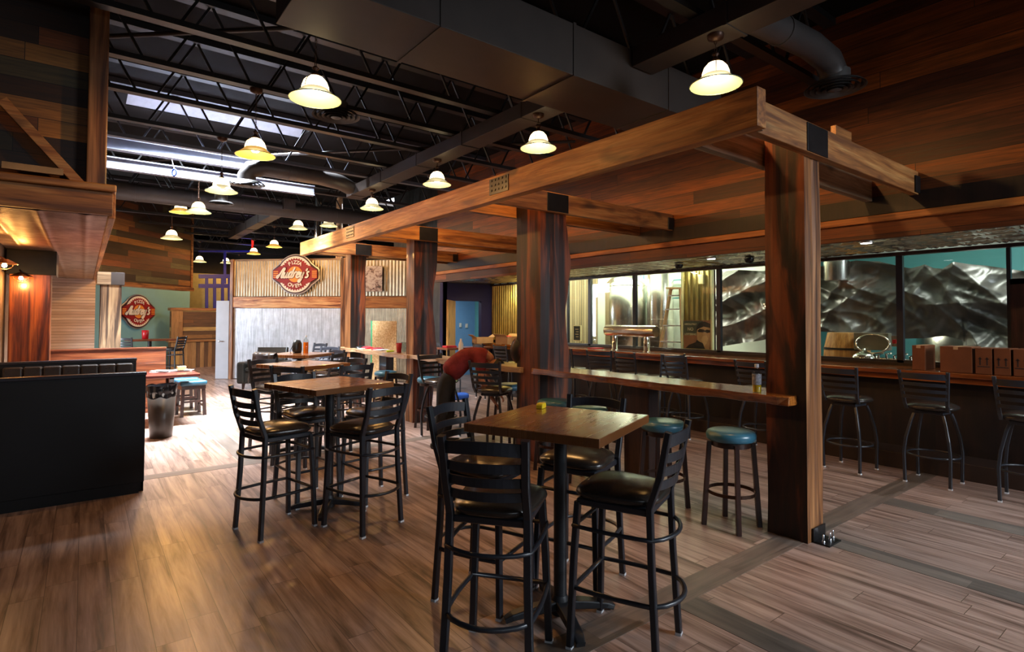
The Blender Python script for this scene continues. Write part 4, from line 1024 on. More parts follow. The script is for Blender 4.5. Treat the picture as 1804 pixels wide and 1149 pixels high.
MB().bar(PY(396, 500, YR), PY(396, 442, YR), .08, .08, (0, 1, 0)).bar(PY(350, 443, YR), PY(440, 443, YR), .06, .06).build('post', m_neon, ir)
point('indigo_glow', (4.6, 21.6, 3.6), 12, (.2, .2, 1.0), .2)
struct('wall_far_tan', Bx(2.6, 7.5, 24.0, 24.1, 0, 3.3), plain('far_tan_paint', '#8a8458', .7))
p = PZ(307, 304, 3.95); o_ = MB().sweep([(.03*math.cos(2*PI*q/20), 0, .05*math.sin(2*PI*q/20)) for q in range(20)], .012, closed=True, n=6, up=(0, 1, 0)).build('hanging_ring', plain('blue_ring', '#3058c8', .3)); o_.location = PY(307, 304, 9.6); o_.location.z = o_.location.z
o_.rotation_euler = (0, 0, -.6); tag(o_, 'small blue ring hanging from the pale steel beam', 'ring')
pp = PY(307, 270, 9.6); o2 = MB().sweep([o_.location+Vector((0, 0, .05)), Vector((o_.location.x, o_.location.y+.35, 4.06))], .003, n=5).build('ring_cord', m_whiteglide); tag(o2, 'thin pale cord holding the small blue ring', 'cord')

# ---------------------------------------------------------------- oven signs
def circ(r, n=48, a0=0, a1=2*PI, cx=0, cy=0): return [(cx+r*math.cos(a0+(a1-a0)*i/n), cy+r*math.sin(a0+(a1-a0)*i/n)) for i in range(n)]
def union_badge(R, wx, hy, cut):
    """round badge with pointed left and right flanks"""
    pts = []
    a = math.asin(hy/R)
    n = 20
    def arc(s, e): return [(R*math.cos(s+(e-s)*i/n), R*math.sin(s+(e-s)*i/n)) for i in range(n+1)]
    pts += arc(a, PI-a); pts += [(-wx, cut), (-wx, -cut)]; pts += arc(PI+a, 2*PI-a); pts += [(wx, -cut), (wx, cut)]
    return pts
GLY = {  # slanted brush-script strokes, unit = x-height
 'A': ([[(.0, .0), (.12, -.02), (.38, .75), (.62, 1.45), (.80, 1.55), (.88, 1.45), (.78, .8), (.72, .12), (.85, 0), (1.0, .12)], [(.25, .45), (.0, .3), (-.1, .05), (.0, 0)]], 1.0),
 'u': ([[(.0, .9), (-.03, .3), (.1, .0), (.3, .05), (.45, .4), (.5, .92)], [(.5, .92), (.45, .2), (.55, .0), (.72, .1)]], .72),
 'd': ([[(.55, .8), (.3, .95), (.08, .7), (.02, .25), (.15, .0), (.35, .1), (.52, .5)], [(.68, 1.7), (.55, .9), (.50, .2), (.6, .0), (.75, .1)]], .75),
 'r': ([[(.02, .9), (.05, .4), (.0, .0)], [(.03, .5), (.15, .85), (.35, .95), (.42, .8)]], .45),
 'e': ([[(.05, .45), (.3, .5), (.45, .7), (.35, .92), (.15, .85), (.03, .5), (.05, .15), (.2, .0), (.4, .05), (.55, .2)]], .55),
 'y': ([[(.05, .92), (.03, .35), (.15, .05), (.32, .1), (.48, .45), (.52, .92)], [(.52, .92), (.45, .1), (.38, -.5), (.2, -.75), (.02, -.65), (.1, -.4), (.6, .05)]], .62),
 "'": ([[(.15, 1.5), (.2, 1.35), (.1, 1.1)]], .22),
 's': ([[(.42, .85), (.25, .95), (.1, .8), (.2, .55), (.38, .35), (.35, .1), (.15, .0), (-.02, .1)]], .5)}
def smooth_pts(p, k=5):
    out = []
    for i in range(len(p)-1):
        p0 = p[max(i-1, 0)]; p1 = p[i]; p2 = p[i+1]; p3 = p[min(i+2, len(p)-1)]
        for j in range(k):
            t = j/k
            out.append(tuple(.5*((2*p1[c])+(-p0[c]+p2[c])*t+(2*p0[c]-5*p1[c]+4*p2[c]-p3[c])*t*t+(-p0[c]+3*p1[c]-3*p2[c]+p3[c])*t**3) for c in (0, 1)))
    out.append(tuple(p[-1])); return out
def script_word(mb, word, x, y, s, thick, dep, shear=.35):
    w_ = 0
    for ch in word: w_ += GLY[ch][1]+.10
    cx = x-w_*s/2
    for ch in word:
        strokes, adv = GLY[ch]
        for stk in strokes:
            pts = [(cx+(a+shear*b)*s, y+b*s) for a, b in smooth_pts(stk)]
            mb.sweep([(a, dep, b) for a, b in pts], thick, .012, rect=True, up=(0, 1, 0))
        cx += (adv+.10)*s
def text_obj(txt, size, mat, parent, loc, rot=(PI/2, 0, 0), ext=.003, name='lettering', align='CENTER', rz=None, offset=0.0):
    cu = bpy.data.curves.new(name, 'FONT'); cu.body = txt; cu.size = size; cu.extrude = ext; cu.align_x = align; cu.align_y = 'CENTER'; cu.offset = offset
    ob = bpy.data.objects.new(name, cu); COL.objects.link(ob)
    dg = bpy.context.evaluated_depsgraph_get(); me = bpy.data.meshes.new_from_object(ob.evaluated_get(dg))
    bpy.data.objects.remove(ob); me.materials.clear(); me.materials.append(mat)
    o = bpy.data.objects.new(name, me); link(o, parent); o.location = loc; o.rotation_euler = rot; return o
def oven_sign(loc, ang, scale, label):
    r = empty('oven_sign', loc, ang, label, 'sign', None); r.scale = (scale,)*3
    ax, ay = (1, 0, 0), (0, 0, 1)
    # local: x right, z up, faces -y; units: radius .53 m
    MB().prism(union_badge(.53, .66, .30, .13), (0, .05, 0), ax, ay, .04).build('rim_plate', m_sign_s, r, bevel=.004)
    MB().prism(union_badge(.50, .63, .28, .115), (0, .012, 0), ax, ay, .012).build('dark_border', m_sign_d, r)
    MB().prism(circ(.47), (0, 0, 0), ax, ay, .012).build('cream_disc', m_sign_w, r)
    saw = []
    for i in range(72): rr = .43 if i % 2 else .385; saw.append((rr*math.cos(2*PI*i/72), rr*math.sin(2*PI*i/72)))
    MB().prism(saw, (0, -.012, 0), ax, ay, .006).build('saw_blade', m_sign_r, r)
    MB().prism([(-.61, .10), (-.40, .22), (.40, .22), (.61, .10), (.61, -.10), (.40, -.22), (-.40, -.22), (-.61, -.10)], (0, -.018, 0), ax, ay, .005).build('red_flanks', m_sign_r, r)
    st_ = MB()
    for sx in (-1, 1):
        for k_ in range(4):
            z = .075-.05*k_; a, b = sorted((sx*.47, sx*.60)); st_.box(a, b, -.028, -.023, z-.013, z+.013)
    st_.build('stripes', m_sign_o, r)
    MB().prism(circ(.205), (0, -.024, 0), ax, ay, .005).build('orange_sun', m_sign_o, r)
    for word, rad, top in (('PIZZA', .305, True), ('OVEN', .305, False)):
        n = len(word); sp = .25
        for i, ch in enumerate(word):
            t = (i-(n-1)/2)*sp*(1.0 if word == 'PIZZA' else 1.25)
            if top: x, z, rot = rad*math.sin(t), rad*math.cos(t), -t
            else: x, z, rot = rad*math.sin(t), -rad*math.cos(t), t
            o = text_obj(ch, .135, m_sign_w, r, (x, -.032, z), (PI/2, 0, 0), .003, 'letter', offset=.003)
            o.rotation_euler = Matrix.Rotation(0, 3, 'X').to_euler()
            o.matrix_local = Matrix.Translation((x, -.032, z)) @ Matrix.Rotation(-rot, 4, 'Y') @ Matrix.Rotation(PI/2, 4, 'X')
    sh = MB(); script_word(sh, "Audrey's", -.05, -.085, .155, .062, -.031); sh.build('script_outline', m_sign_d, r)
    sc = MB(); script_word(sc, "Audrey's", -.05, -.085, .155, .042, -.042); sc.build('script_name', m_sign_w, r)
    return r
mid = P0+(Vector((math.cos(ANG), math.sin(ANG), 0)))*((PX(524, 484, 4.4).x-3.097)/math.cos(ANG)*1.0)
q_ = ray(524, 484); 
# intersect the view ray with the partition plane
nrm = Vector((-math.sin(ANG), math.cos(ANG), 0)); t_ = (P0-CAMP).dot(nrm)/q_.dot(nrm); hit = CAMP+q_*t_
oven_sign(hit-nrm*.10, ANG, 1.0, 'round red oven sign on the corrugated partition, lettering in cream script')
q_ = ray(240, 549); nrm = Vector((-math.sin(A50-.12), math.cos(A50-.12), 0)); t_ = (Vector((.14, 20.56, 0))-CAMP).dot(nrm)/q_.dot(nrm); hit = CAMP+q_*t_
oven_sign(hit-nrm*.08, A50-.12, 1.05, 'round red oven sign on the teal wall under the board bulkhead')

# far left bistro group
bf = empty('bistro_table', (1.45, 18.3, 0), .2, 'small dark bistro table near the teal wall holding a red cup', 'table')
MB().box(-.5, .55, -.35, .35, .98, 1.03).build('table_top', m_redwood, bf, bevel=.005)
MB().lathe([(.05, 0), (.05, .98)], (0, 0, 0), 12).build('pole', m_castiron, bf); MB().lathe([(.25, 0), (.25, .03), (.06, .06)], (0, 0, 0), 20).build('foot', m_castiron, bf)
chair(.95, 17.6, 60, 'black ladder-back chair left of the bistro table by the teal wall', 'black ladder-back chairs by the teal wall')
chair(1.95, 17.9, 140, 'black ladder-back chair right of the bistro table by the teal wall', 'black ladder-back chairs by the teal wall')
o_ = MB().lathe([(0, 0), (.075, 0), (.085, .24), (.078, .24), (.07, .02), (0, .02)], (0, 0, 0), 18, caps=False).build('red_bucket', m_red); o_.location = (1.35, 18.35, 1.03); tag(o_, 'dark red bucket on the bistro table by the teal wall', 'bucket')

# ---------------------------------------------------------------- on the pale rails
rp = random.Random(11)
for i, (px, py) in enumerate(((627, 609), (645, 611), (672, 614))):
    p = PX(px, py, 4.18); p.z = 1.053+.004*i; o_ = MB().box(-.12, .12, -.09, .09, 0, .006).build('paper_sheet', m_paper); o_.location = p; o_.rotation_euler = (0, 0, rp.uniform(-.6, .6))
    tag(o_, ['white paper lying at the left end of the far drink rail', 'white paper beside the dark glove on the far drink rail', 'white paper next to the lime marker on the far drink rail'][i], 'paper')
for i, (px, py, m_, lab) in enumerate(((648, 606, m_red, 'red rag heap on the far drink rail'), (666, 607, m_shirt, 'dark red cloth heap on the far drink rail'), (637, 607, m_leather, 'black work glove on the far drink rail'))):
    o_ = MB()
    def hf(u, v, s=i): th = 2*PI*u; ph = PI*v/2; rr = math.cos(ph)*(.13+.03*noise.noise(Vector((math.cos(th)*2, math.sin(th)*2, s*5+v*3)))); return (rr*math.cos(th), .6*rr*math.sin(th), .045*math.sin(ph)+.01*noise.noise(Vector((u*9, v*9, s))))
    o_ = o_.grid(hf, 24, 8).build('cloth_heap' if i < 2 else 'work_glove', m_); o_.location = PX(px, py, 4.2); o_.location.z = 1.051; tag(o_, lab, 'cloth' if i < 2 else 'glove')
o_ = MB().sweep([(-.07, 0, .014), (.04, 0, .014), (.07, 0, .014)], [.013, .013, .006], n=12).build('lime_marker', m_green); o_.location = (4.12, PX(688, 616, 4.12).y, 1.05); tag(o_, 'lime green marker on the far drink rail', 'marker')
def cup(loc, mat, lab, h=.14, R=.04):
    o_ = MB().lathe([(0, 0), (R*.75, 0), (R, h), (R*.93, h), (R*.7, .008), (0, .008)], (0, 0, 0), 20, caps=False).build('drinking_cup', mat); o_.location = loc; tag(o_, lab, 'cup')
cup((4.15, PX(703, 618, 4.15).y, 1.051), m_red, 'tall red plastic cup on the pale rail left of the middle post', .16, .05)
cup((4.25, PX(711, 617, 4.25).y, 1.051), m_clearp, 'clear plastic cup right behind the red cup', .17, .05)
# leaning strand board
ob = empty('strand_board', (0, 0, 0), 0, 'tan oriented-strand board with a green edge leaning behind the far drink rail', 'board')
bl = PX(655, 720, 5.2); br = Vector((5.62, 9.75, 0))
bb = MB(); a = Vector((PX(654, 640, 5.0).x, PX(654, 640, 5.0).y, 0)); b = Vector((PX(698, 640, 5.4).x, PX(698, 640, 5.4).y, 0))
d_ = (b-a).normalized(); nn = Vector((-d_.y, d_.x, 0)); L = (b-a).length
bb.bar(a+Vector((0, 0, .78)), b+Vector((0, 0, .78)), .012, 1.56, (0, 0, 1)); bb.build('board', m_osb, ob)
MB().bar(a-d_*.012+Vector((0, 0, .78)), a+d_*.02+Vector((0, 0, .78)), .016, 1.57, (0, 0, 1)).build('painted_edge', m_osb_g, ob)
# blue cooler far under
o_ = MB().box(-.2, .2, -.12, .12, 0, .12).build('blue_bag', m_blue, None, bevel=.05, seg=3); o_.location = (6.0, 9.6, 0); tag(o_, 'bright blue bag on the floor beyond the pale rail', 'bag')

# ---------------------------------------------------------------- clutter at the far bar end
def carton(loc, rz, sx, sy, sz, mat, lab, flaps=True):
    r = empty('open_carton', loc, rz, lab, 'box')
    t = .006; m_ = MB().box(-sx, sx, -sy, sy, 0, t).box(-sx, -sx+t, -sy, sy, 0, sz).box(sx-t, sx, -sy, sy, 0, sz).box(-sx, sx, -sy, -sy+t, 0, sz).box(-sx, sx, sy-t, sy, 0, sz)
    m_.build('carton_body', mat, r)
    if flaps:
        for s_ in (-1, 1): MB().bar((s_*sx, 0, sz), (s_*(sx+.1), 0, sz+.06), sy*2, t, (0, 0, 1)).build('flap', mat, r)
    return r
carton((7.45, 9.9, 1.05), .3, .22, .16, .17, m_cardp, 'open pale carton with red contents on the far bar end')
o_ = MB().grid(lambda u, v: ((.1+.02*math.sin(u*20))*math.cos(2*PI*u)*math.cos(PI*v/2), .09*math.sin(2*PI*u)*math.cos(PI*v/2), .07*math.sin(PI*v/2)), 20, 6).build('red_cloth', m_red); o_.location = (7.45, 9.85, 1.18); tag(o_, 'red cloth sticking out of the pale carton on the bar', 'cloth')
carton((7.1, 10.35, 1.07), -.2, .2, .14, .13, m_cardp, 'second open pale carton, left of the one with red contents')
o_ = MB().box(-.35, .3, -.2, .2, 0, .012).build('white_tray', m_paper, None, bevel=.004); o_.location = (7.5, 9.2, 1.066); tag(o_, 'white flat tray on the far bar end', 'tray')
kt = empty('work_table', (6.2, 9.95, 0), 0, 'narrow plank table at the far end of the room with red tray on it', 'table')
MB().box(-.4, .7, -.25, .25, .98, 1.02).build('table_top', m_redwood, kt, bevel=.004)
for sx in (-.35, .65):
    for sy in (-.2, .2): MB().bar((sx, sy, .98), (sx, sy, 0), .04, .04).build('leg', m_darkwood, kt)
o_ = MB().box(-.12, .12, -.09, .09, 0, .04).build('red_tray', m_red, None, bevel=.006); o_.location = (6.0, 9.95, 1.02); tag(o_, 'red tray on the plank table at the far end', 'tray')
o_ = MB().lathe([(.05, 0), (.055, .12)], (0, 0, 0), 16).build('indigo_tin', plain('indigo_tin_paint', '#1c1c58', .4)); o_.location = (5.55, 7.75, 1.0); 
o_.location = PX(818, 622, 4.22); o_.location.z = 1.05; tag(o_, 'indigo tin on the pale rail beside the tall white bottle', 'tin')
o_ = MB().lathe([(.035, 0), (.036, .2), (.015, .25), (.015, .28)], (0, 0, 0), 16).build('white_bottle', m_sign_w); o_.location = PX(812, 622, 4.3); o_.location.z = 1.05; tag(o_, 'tall off-white bottle on the pale rail behind the person', 'bottle')

# ---------------------------------------------------------------- bar items
tt = empty('tap_tower', (7.58, 6.1, 1.065), 0, 'horizontal stainless steel beer tap tower on two columns on the bar', 'tap tower')
ta = PX(1069, 578, 7.58); tb_ = PX(1156, 580, 7.58)
ya, yb = tb_.y-6.1, ta.y-6.1
MB().sweep([(0, ya, .345), (0, ya+.015, .345), (0, yb-.015, .345), (0, yb, .345)], [.092, .100, .100, .092], n=28).build('barrel', m_steel, tt)
for px in (1083, 1139):
    y = PX(px, 600, 7.58).y-6.1
    MB().lathe([(.065, 0), (.065, .012), (.05, .016), (.05, .27)], (0, y, 0), 24).build('column', m_chrome, tt)
mn = MB().prism([(-.12, -.09), (.12, -.09), (.12, .09), (-.12, .09)], (0, 0, 0), (1, 0, 0), (0, 1, 0), .012).build('menu_card', m_red); mn.location = (7.6, 7.35, 1.068); tag(mn, 'thin red menu board lying on the bar near the tap tower', 'menu')
# cardboard boxes on the bar with upright arrows
bxs = [(1606, 1654, 'leftmost cardboard box on the bar, its side in shade'), (1655, 1713, 'large plain cardboard box, second from the left on the bar'), (1717, 1748, 'cardboard box with printed upright arrows, left of the pair beside the door'), (1750, 1781, 'cardboard box with upright arrows, second arrowed box from the left'), (1784, 1815, 'rightmost cardboard box, cut by the picture edge')]
for i, (pa, pb, lab) in enumerate(bxs):
    XF = 7.33 if i != 0 else 7.36
    y1, y0 = PX(pa, 620, XF).y, PX(pb, 620, XF).y
    if i == 0: y0 = PX(1630, 620, XF).y
    r = empty('cardboard_box', (XF+.17, (y0+y1)/2, 1.066), 0, lab, 'box', 'cardboard boxes on the bar'); h = .27 if i < 2 else .265
    hw = (y1-y0)/2-.004; MB().box(-.17, .17, -hw, hw, 0, h).build('carton_body', m_card, r, bevel=.003)
    if i >= 2:
        pr = MB()
        for s_ in (-1, 1): pr.box(-.1715, -.17, s_*.028-.006, s_*.028+.006, .09, .16).add([(-.1715, s_*.028-.018, .15), (-.1715, s_*.028+.018, .15), (-.1715, s_*.028, .175)], [(0, 1, 2)])
        pr.box(-.1715, -.17, -.05, .05, .07, .08); pr.build('upright_arrows', m_ink, r)
    else:
        MB().box(-.1715, .1715, -.02, .02, h-.03, h+.001).build('tape', m_cardp, r)

# ---------------------------------------------------------------- behind the glass
# poster panel
XP = 8.16
py0, py1 = PX(1258, 560, XP).y, PX(1203, 560, XP).y
area('panel_cove', (8.02, (py0+py1)/2, 2.43), (8.16, (py0+py1)/2, 1.5), .06, .7, 9, (1.0, .92, .7))
pn = empty('poster_panel', (0, 0, 0), 0, 'white-framed corrugated metal panel behind the bar glass', 'panel')
corrY(XP, py0+.03, py1-.03, 1.12, 2.44, .10, .014).build('sheet', m_galvgold, pn)
Bx(XP, XP+.05, py0, py1, 0, 2.44).build('backing', m_darkpanel, pn)
fm = Bx(XP-.05, XP, py0, py0+.03, 1.1, 2.44); fm.box(XP-.05, XP, py1-.03, py1, 1.1, 2.44); fm.box(XP-.05, XP, py0, py1, 1.09, 1.12); fm.build('frame', m_cream, pn)
Bx(XP-.06, XP-.02, (py0+py1)/2-.14, (py0+py1)/2-.05, 2.2, 2.36).build('junction_box', m_cream, pn, bevel=.004)
po = empty('loitering_poster', (XP-.035, 0, 0), 0, 'poster reading ABSOLUTELY NO LOITERING with a figure in dark glasses', 'poster')
b0, b1 = py0+.04, py1-.04; z0, z1 = 1.13, 1.60
m_pgreen = plain('poster_green', '#3c4436', .6); m_pbrown = plain('poster_brown', '#8a5c40', .6); m_pcream = plain('poster_lettering', '#b8ae8c', .6); m_pskin = plain('poster_skin', '#a8865c', .6); m_pdark = plain('poster_dark', '#16130f', .6)
Bx(0, .006, b0, b1, z0, z1).build('backing_print', m_pbrown, po)
Bx(-.002, 0, b0+.28*(b1-b0), b1, z0+.22, z1-.01).build('green_field', m_pgreen, po)
wp = b1-b0
def pf(pts, name, mat, d): # points given as fractions: u from left (b1) to right (b0)
    MB().prism([(-(b1-u*wp), z0+v*(z1-z0)) for u, v in pts], (d, 0, 0), (0, -1, 0), (0, 0, 1), .001).build(name, mat, po)
pf([(.08, 0), (.2, .12), (.45, .22), (.55, .4), (.72, .3), (.82, .0)], 'jacket_print', m_pdark, -.003)
pf([(.52, .3), (.5, .55), (.55, .8), (.75, .85), (.98, .82), (.99, .3), (.95, 0), (.8, 0), (.72, .2), (.6, .25)], 'face_print', m_pskin, -.004)
pf([(.46, .62), (.5, .78), (.6, .92), (.8, .96), (.99, .88), (.99, .74), (.75, .78), (.56, .7)], 'hair_print', m_pdark, -.005)
pf([(.52, .62), (.6, .7), (.76, .68), (.8, .64), (.86, .68), (.98, .66), (.98, .58), (.88, .56), (.8, .6), (.72, .58), (.58, .58)], 'glasses_print', m_pdark, -.006)
pf([(.72, .44), (.86, .48), (.92, .36), (.86, .2), (.78, .1), (.72, .2), (.66, .32)], 'hand_print', plain('poster_skin_light', '#c0a070', .6), -.0065)
for tx, v, sz in (('ABSOLUTELY', .86, .040), ('NO', .68, .072), ('LOITERING', .50, .046)):
    o = text_obj(tx, sz, m_pcream, po, (0, 0, 0), ext=.0005, offset=.0012)
    o.matrix_local = Matrix.Translation((-.009, b1-.27*wp, z0+v*(z1-z0))) @ Matrix.Rotation(-PI/2, 4, 'Z') @ Matrix.Rotation(PI/2, 4, 'X')
# chalkboard-like small dark frame
cbp = PX(1017, 587, 7.925); o_ = Bx(-.01, .01, -.11, .11, -.16, .16).build('letter_board', m_cream, None); o_.location = cbp; tag(o_, 'small cream-framed dark letter board behind the glass near the wide post', 'sign')
c2 = Bx(-.014, -.01, -.09, .09, -.14, .14).build('dark_face', m_pdark, o_)
for q in range(4): Bx(-.017, -.014, -.05, .04-.02*(q % 2), .07-.05*q, .085-.05*q).build('lettering', m_pcream, o_)
# steel fermenters
def tank(x, y, R, z0, z1, lab):
    r = empty('steel_tank', (x, y, 0), 0, lab, 'tank', 'stainless tanks behind the bar glass')
    MB().lathe([(.05, z0), (R, z0+.25), (R, z1), (R*.7, z1+.15), (.05, z1+.2)], (0, 0, 0), 40).build('vessel', m_steel, r)
    b = MB()
    for z in (z0+.3, (z0+z1)/2, z1-.05): b.lathe([(R+.004, z), (R+.008, z+.01), (R+.004, z+.02)], (0, 0, 0), 40, caps=False)
    b.build('band', m_chrome, r)
    for q in range(3): a = q*2*PI/3; MB().sweep([(R*.8*math.cos(a), R*.8*math.sin(a), z0+.3), (R*.8*math.cos(a), R*.8*math.sin(a), 0)], .03, n=10).build('leg', m_steel, r)
tank(9.1, 7.9, .45, .6, 2.35, 'tall steel fermenter left behind the bar glass')
tank(10.6, 2.3, .85, .3, 1.55, 'wide steel brew vessel under the plastic sheet, behind the cardboard boxes')
tank(9.25, 7.15, .26, .6, 2.6, 'narrower steel fermenter just left of the wall pipes')
# pipes on the pale wall
pi_ = empty('wall_piping', (0, 0, 0), 0, 'pale teal conduit and pipes on the bright brewery wall left of the ladder', 'pipes')
for px in (1129, 1134, 1141, 1148):
    a = PX(px, 490, 9.6); MB().sweep([(9.6, a.y, 1.2), (9.6, a.y, 2.7+.05*(px % 3))], .018, n=8).build('pipe', m_tealwall2, pi_)
for k_, z in enumerate((2.25, 2.42, 2.05)):
    a, b = PX(1152, 500, 9.6), PX(1215, 500, 9.6)
    MB().sweep([(9.6, a.y, 1.4), (9.6, a.y, z-.06), (9.6, a.y-.06, z), (9.6, b.y, z)], .015, n=8).build('pipe', m_tealwall2, pi_)
struct('wall_brewery_divider', Bx(9.68, 9.75, 4.6, 9.3, 0, 3.85), m_whitewall)
# step ladder
ld = empty('step_ladder', (0, 0, 0), 0, 'wooden step ladder standing behind the bar glass', 'ladder')
XL = 8.6
tl, tr_ = PX(1182, 508, XL), PX(1199, 508, XL); fl_ = PX(1163, 617, XL); fr_ = PX(1203, 617, XL)
def ext(a, b, z): t = (z-a.z)/(b.z-a.z); return a+(b-a)*t
m_lad = wood('ladder_wood', 'Z', '#8a6038', '#b98a5c', '#d0a478', .5)
MB().bar(tl, ext(tl, fl_, 0), .03, .07, (1, 0, 0)).build('rail', m_lad, ld)
MB().bar(tr_, ext(tr_, fr_, 0), .03, .07, (1, 0, 0)).build('rail', m_lad, ld)
tb2, fb2 = Vector((9.0, tr_.y-.02, tr_.z)), Vector((9.35, tr_.y-.25, 0)); MB().bar(tb2, fb2, .03, .05, (1, 0, 0)).build('rear_rail', m_red, ld)
for z in (.3, .6, .9, 1.2, 1.5, 1.8, 2.05):
    a = ext(tl, fl_, z); b = ext(tr_, fr_, z); MB().bar(a, b, .09, .022, (0, 0, 1)).build('step', m_steel, ld)
MB().bar(tl+Vector((0, .04, 0)), tr_+Vector((0, -.04, 0)), .2, .03, (0, 0, 1)).build('top_step', m_lad, ld)
# plastic-draped equipment
topc = [(1265, 478), (1300, 476), (1345, 478), (1400, 474), (1455, 470), (1500, 463), (1520, 461), (1557, 462), (1600, 472), (1612, 474), (1641, 468), (1655, 474), (1674, 476), (1694, 464), (1715, 467), (1741, 469), (1804, 478), (1880, 492)]
botc = [(1265, 612), (1300, 606), (1345, 600), (1400, 590), (1453, 584), (1511, 587), (1588, 597), (1630, 596), (1665, 592), (1697, 600), (1705, 640), (1741, 650), (1804, 660), (1880, 660)]
XS = 9.3
def interp(tab, x):
    for (a, b), (c, d) in zip(tab, tab[1:]):
        if x <= c: return b+(d-b)*(x-a)/(c-a)
    return tab[-1][1]
def sheet(u, v):
    px = 1265+(1880-1265)*u; T = PX(px, interp(topc, px), XS); B = PX(px, interp(botc, px), XS)
    p = B.lerp(T, v); y, z = p.y, p.z
    # ridged folds hanging from the tie points
    d = 0
    for (fx, s_, k_) in ((1641, 1, .8), (1641, -.8, .6), (1694, -1, 1.1), (1694, .35, .7), (1505, .9, 1.3), (1505, .3, .7), (1600, -.5, .6), (1760, .5, .6)):
        f0 = PX(fx, 470, XS).y; rr = (y-f0)-(2.35-z)*s_*.9; d += .13*math.exp(-abs(rr)*7)*k_*(.3+.7*v)
    nn_ = 1-abs(noise.noise(Vector((y*.9+z*.9, z*1.1, 3))))*2; d += .22*nn_+.09*(1-abs(noise.noise(Vector((y*2.2-z*2.6, z*2, 9))))*2)+.018*(1-abs(noise.noise(Vector((y*6+z*5, z*5-y*2, 5))))*2)
    return (XS+.12-d, y, z)
o_ = MB().grid(sheet, 260, 90, smooth=True).build('plastic_sheet', m_sheet); tag(o_, 'crumpled black plastic sheeting draped over equipment behind the bar glass', 'sheet')
def sheet2(u, v):
    y = 3.2-2.9*u; return (9.6+1.6*v, y, 2.45-.15*math.sin(u*PI)*.6+.28*v+.05*noise.noise(Vector((y*3, v*4, 1))))
# steel vent cylinder, white dropped panel
vp = PX(1474, 470, 9.0); zb = PX(1474, 495, 9.0).z
o_ = MB().lathe([(.17, zb), (.175, zb+.02), (.17, 3.8)], (9.0, vp.y, 0), 28).build('vent_cylinder', m_steel); tag(o_, 'brushed steel vent cylinder hanging in front of the plastic sheet', 'vent')
wpn = MB().prism([(0, 0), (.8, 0), (.8, .75)], (9.0, PX(1316, 470, 9.0).y+.25, 1.95), (0, -1, 0), (0, 0, 1), .03); 
# barrel, kettle ring, control box
XB = 8.75
br_ = empty('oak_barrel', (XB, PX(1492, 615, XB).y, 0), 0, 'tan oak barrel top with hoops behind the glass, right of the front post', 'barrel')
MB().lathe([(.24, .55), (.29, .8), (.30, 1.0), (.29, 1.2), (.245, 1.43)], (0, 0, 0), 28).build('staves', wood('barrel_oak', 'Z', '#8a5c28', '#b5813e', '#c99a58', .55), br_)
MB().lathe([(.300, 1.19), (.298, 1.22)], (0, 0, 0), 28, caps=False).lathe([(.308, .9), (.308, .93)], (0, 0, 0), 28, caps=False).build('hoop', m_plate, br_)
MB().lathe([(.24, 0), (.24, .55)], (0, 0, 0), 20).build('stand', m_darkwood, br_)
kc = PX(1537, 606, 8.4)
kr = empty('kettle_lid', kc, 0, 'large open kettle lid ring with clamps standing over the steel manifold', 'lid')
rr = (PX(1508, 606, 8.4).y-PX(1567, 606, 8.4).y)/2
pts = [(.02*math.sin(t), rr*math.cos(t), rr*.62*math.sin(t)) for t in [2*PI*i/48 for i in range(48)]]
MB().sweep(pts, .012, closed=True, n=8, up=(1, 0, 0)).build('ring', m_steel, kr)
MB().sweep([(0, 0, -rr*.62), (0, 0, -.45)], .015, n=8).build('stem', m_steel, kr)
cbx = empty('control_box', PX(1537, 601, 8.5), 0, 'grey steel control box seen through the kettle ring, red switch at its side', 'control box')
MB().box(-.06, .06, -.21, .21, -.12, .11).build('case', plain('case_grey', '#6c6a5a', .4, .4), cbx, bevel=.006)
MB().box(-.08, -.02, -.33, -.25, -.06, .08).build('switch_plate', m_steel, cbx); MB().box(-.1, -.08, -.31, -.27, -.02, .03).build('switch', m_red, cbx)
mf = empty('steel_manifold', (8.4, kc.y, 1.05), 0, 'small steel fittings and kettle dome below the control box', 'manifold')
MB().lathe([(.15, 0), (.15, .08), (.11, .12), (.04, .14), (.015, .18)], (0, .1, 0), 24).build('dome', m_chrome, mf)
for q in range(6): MB().sweep([(0, -.08-.09*q, 0), (-.03, -.08-.09*q, .1+.02*(q % 2)), (.02, -.12-.09*q, .13)], .014, n=8).build('fitting', m_chrome, mf)
MB().sweep([(0, -.05, .05), (0, -.7, .04)], .022, n=10).build('header', m_chrome, mf)
# shelves / mashing equipment silhouettes behind left bay
o_ = Bx(8.9, 9.1, 4.0, 4.6, 0, 1.15).build('work_bench', m_ductg); tag(o_, 'grey steel bench behind the glass left of the front post', 'bench')

# ---------------------------------------------------------------- person bending over the rail
def skin_body(name, verts, edges, radii, mat, parent, sub=2, smooth=True):
    me = bpy.data.meshes.new(name); me.from_pydata(verts, edges, []); o = bpy.data.objects.new(name, me); link(o, parent)
    me.materials.append(mat)
    sk = o.modifiers.new('skin', 'SKIN'); sk.use_smooth_shade = True
    for i, r_ in enumerate(radii):
        sv = me.skin_vertices[0].data[i]; sv.radius = (r_, r_) if not isinstance(r_, tuple) else r_; sv.use_root = (i == 0)
    ss = o.modifiers.new('sub', 'SUBSURF'); ss.levels = sub; ss.render_levels = sub
    return o
pe = empty('person', (3.68, 6.16, 0), math.radians(-37), 'person in red shirt and dark trousers bending forward beyond the middle post', 'person')
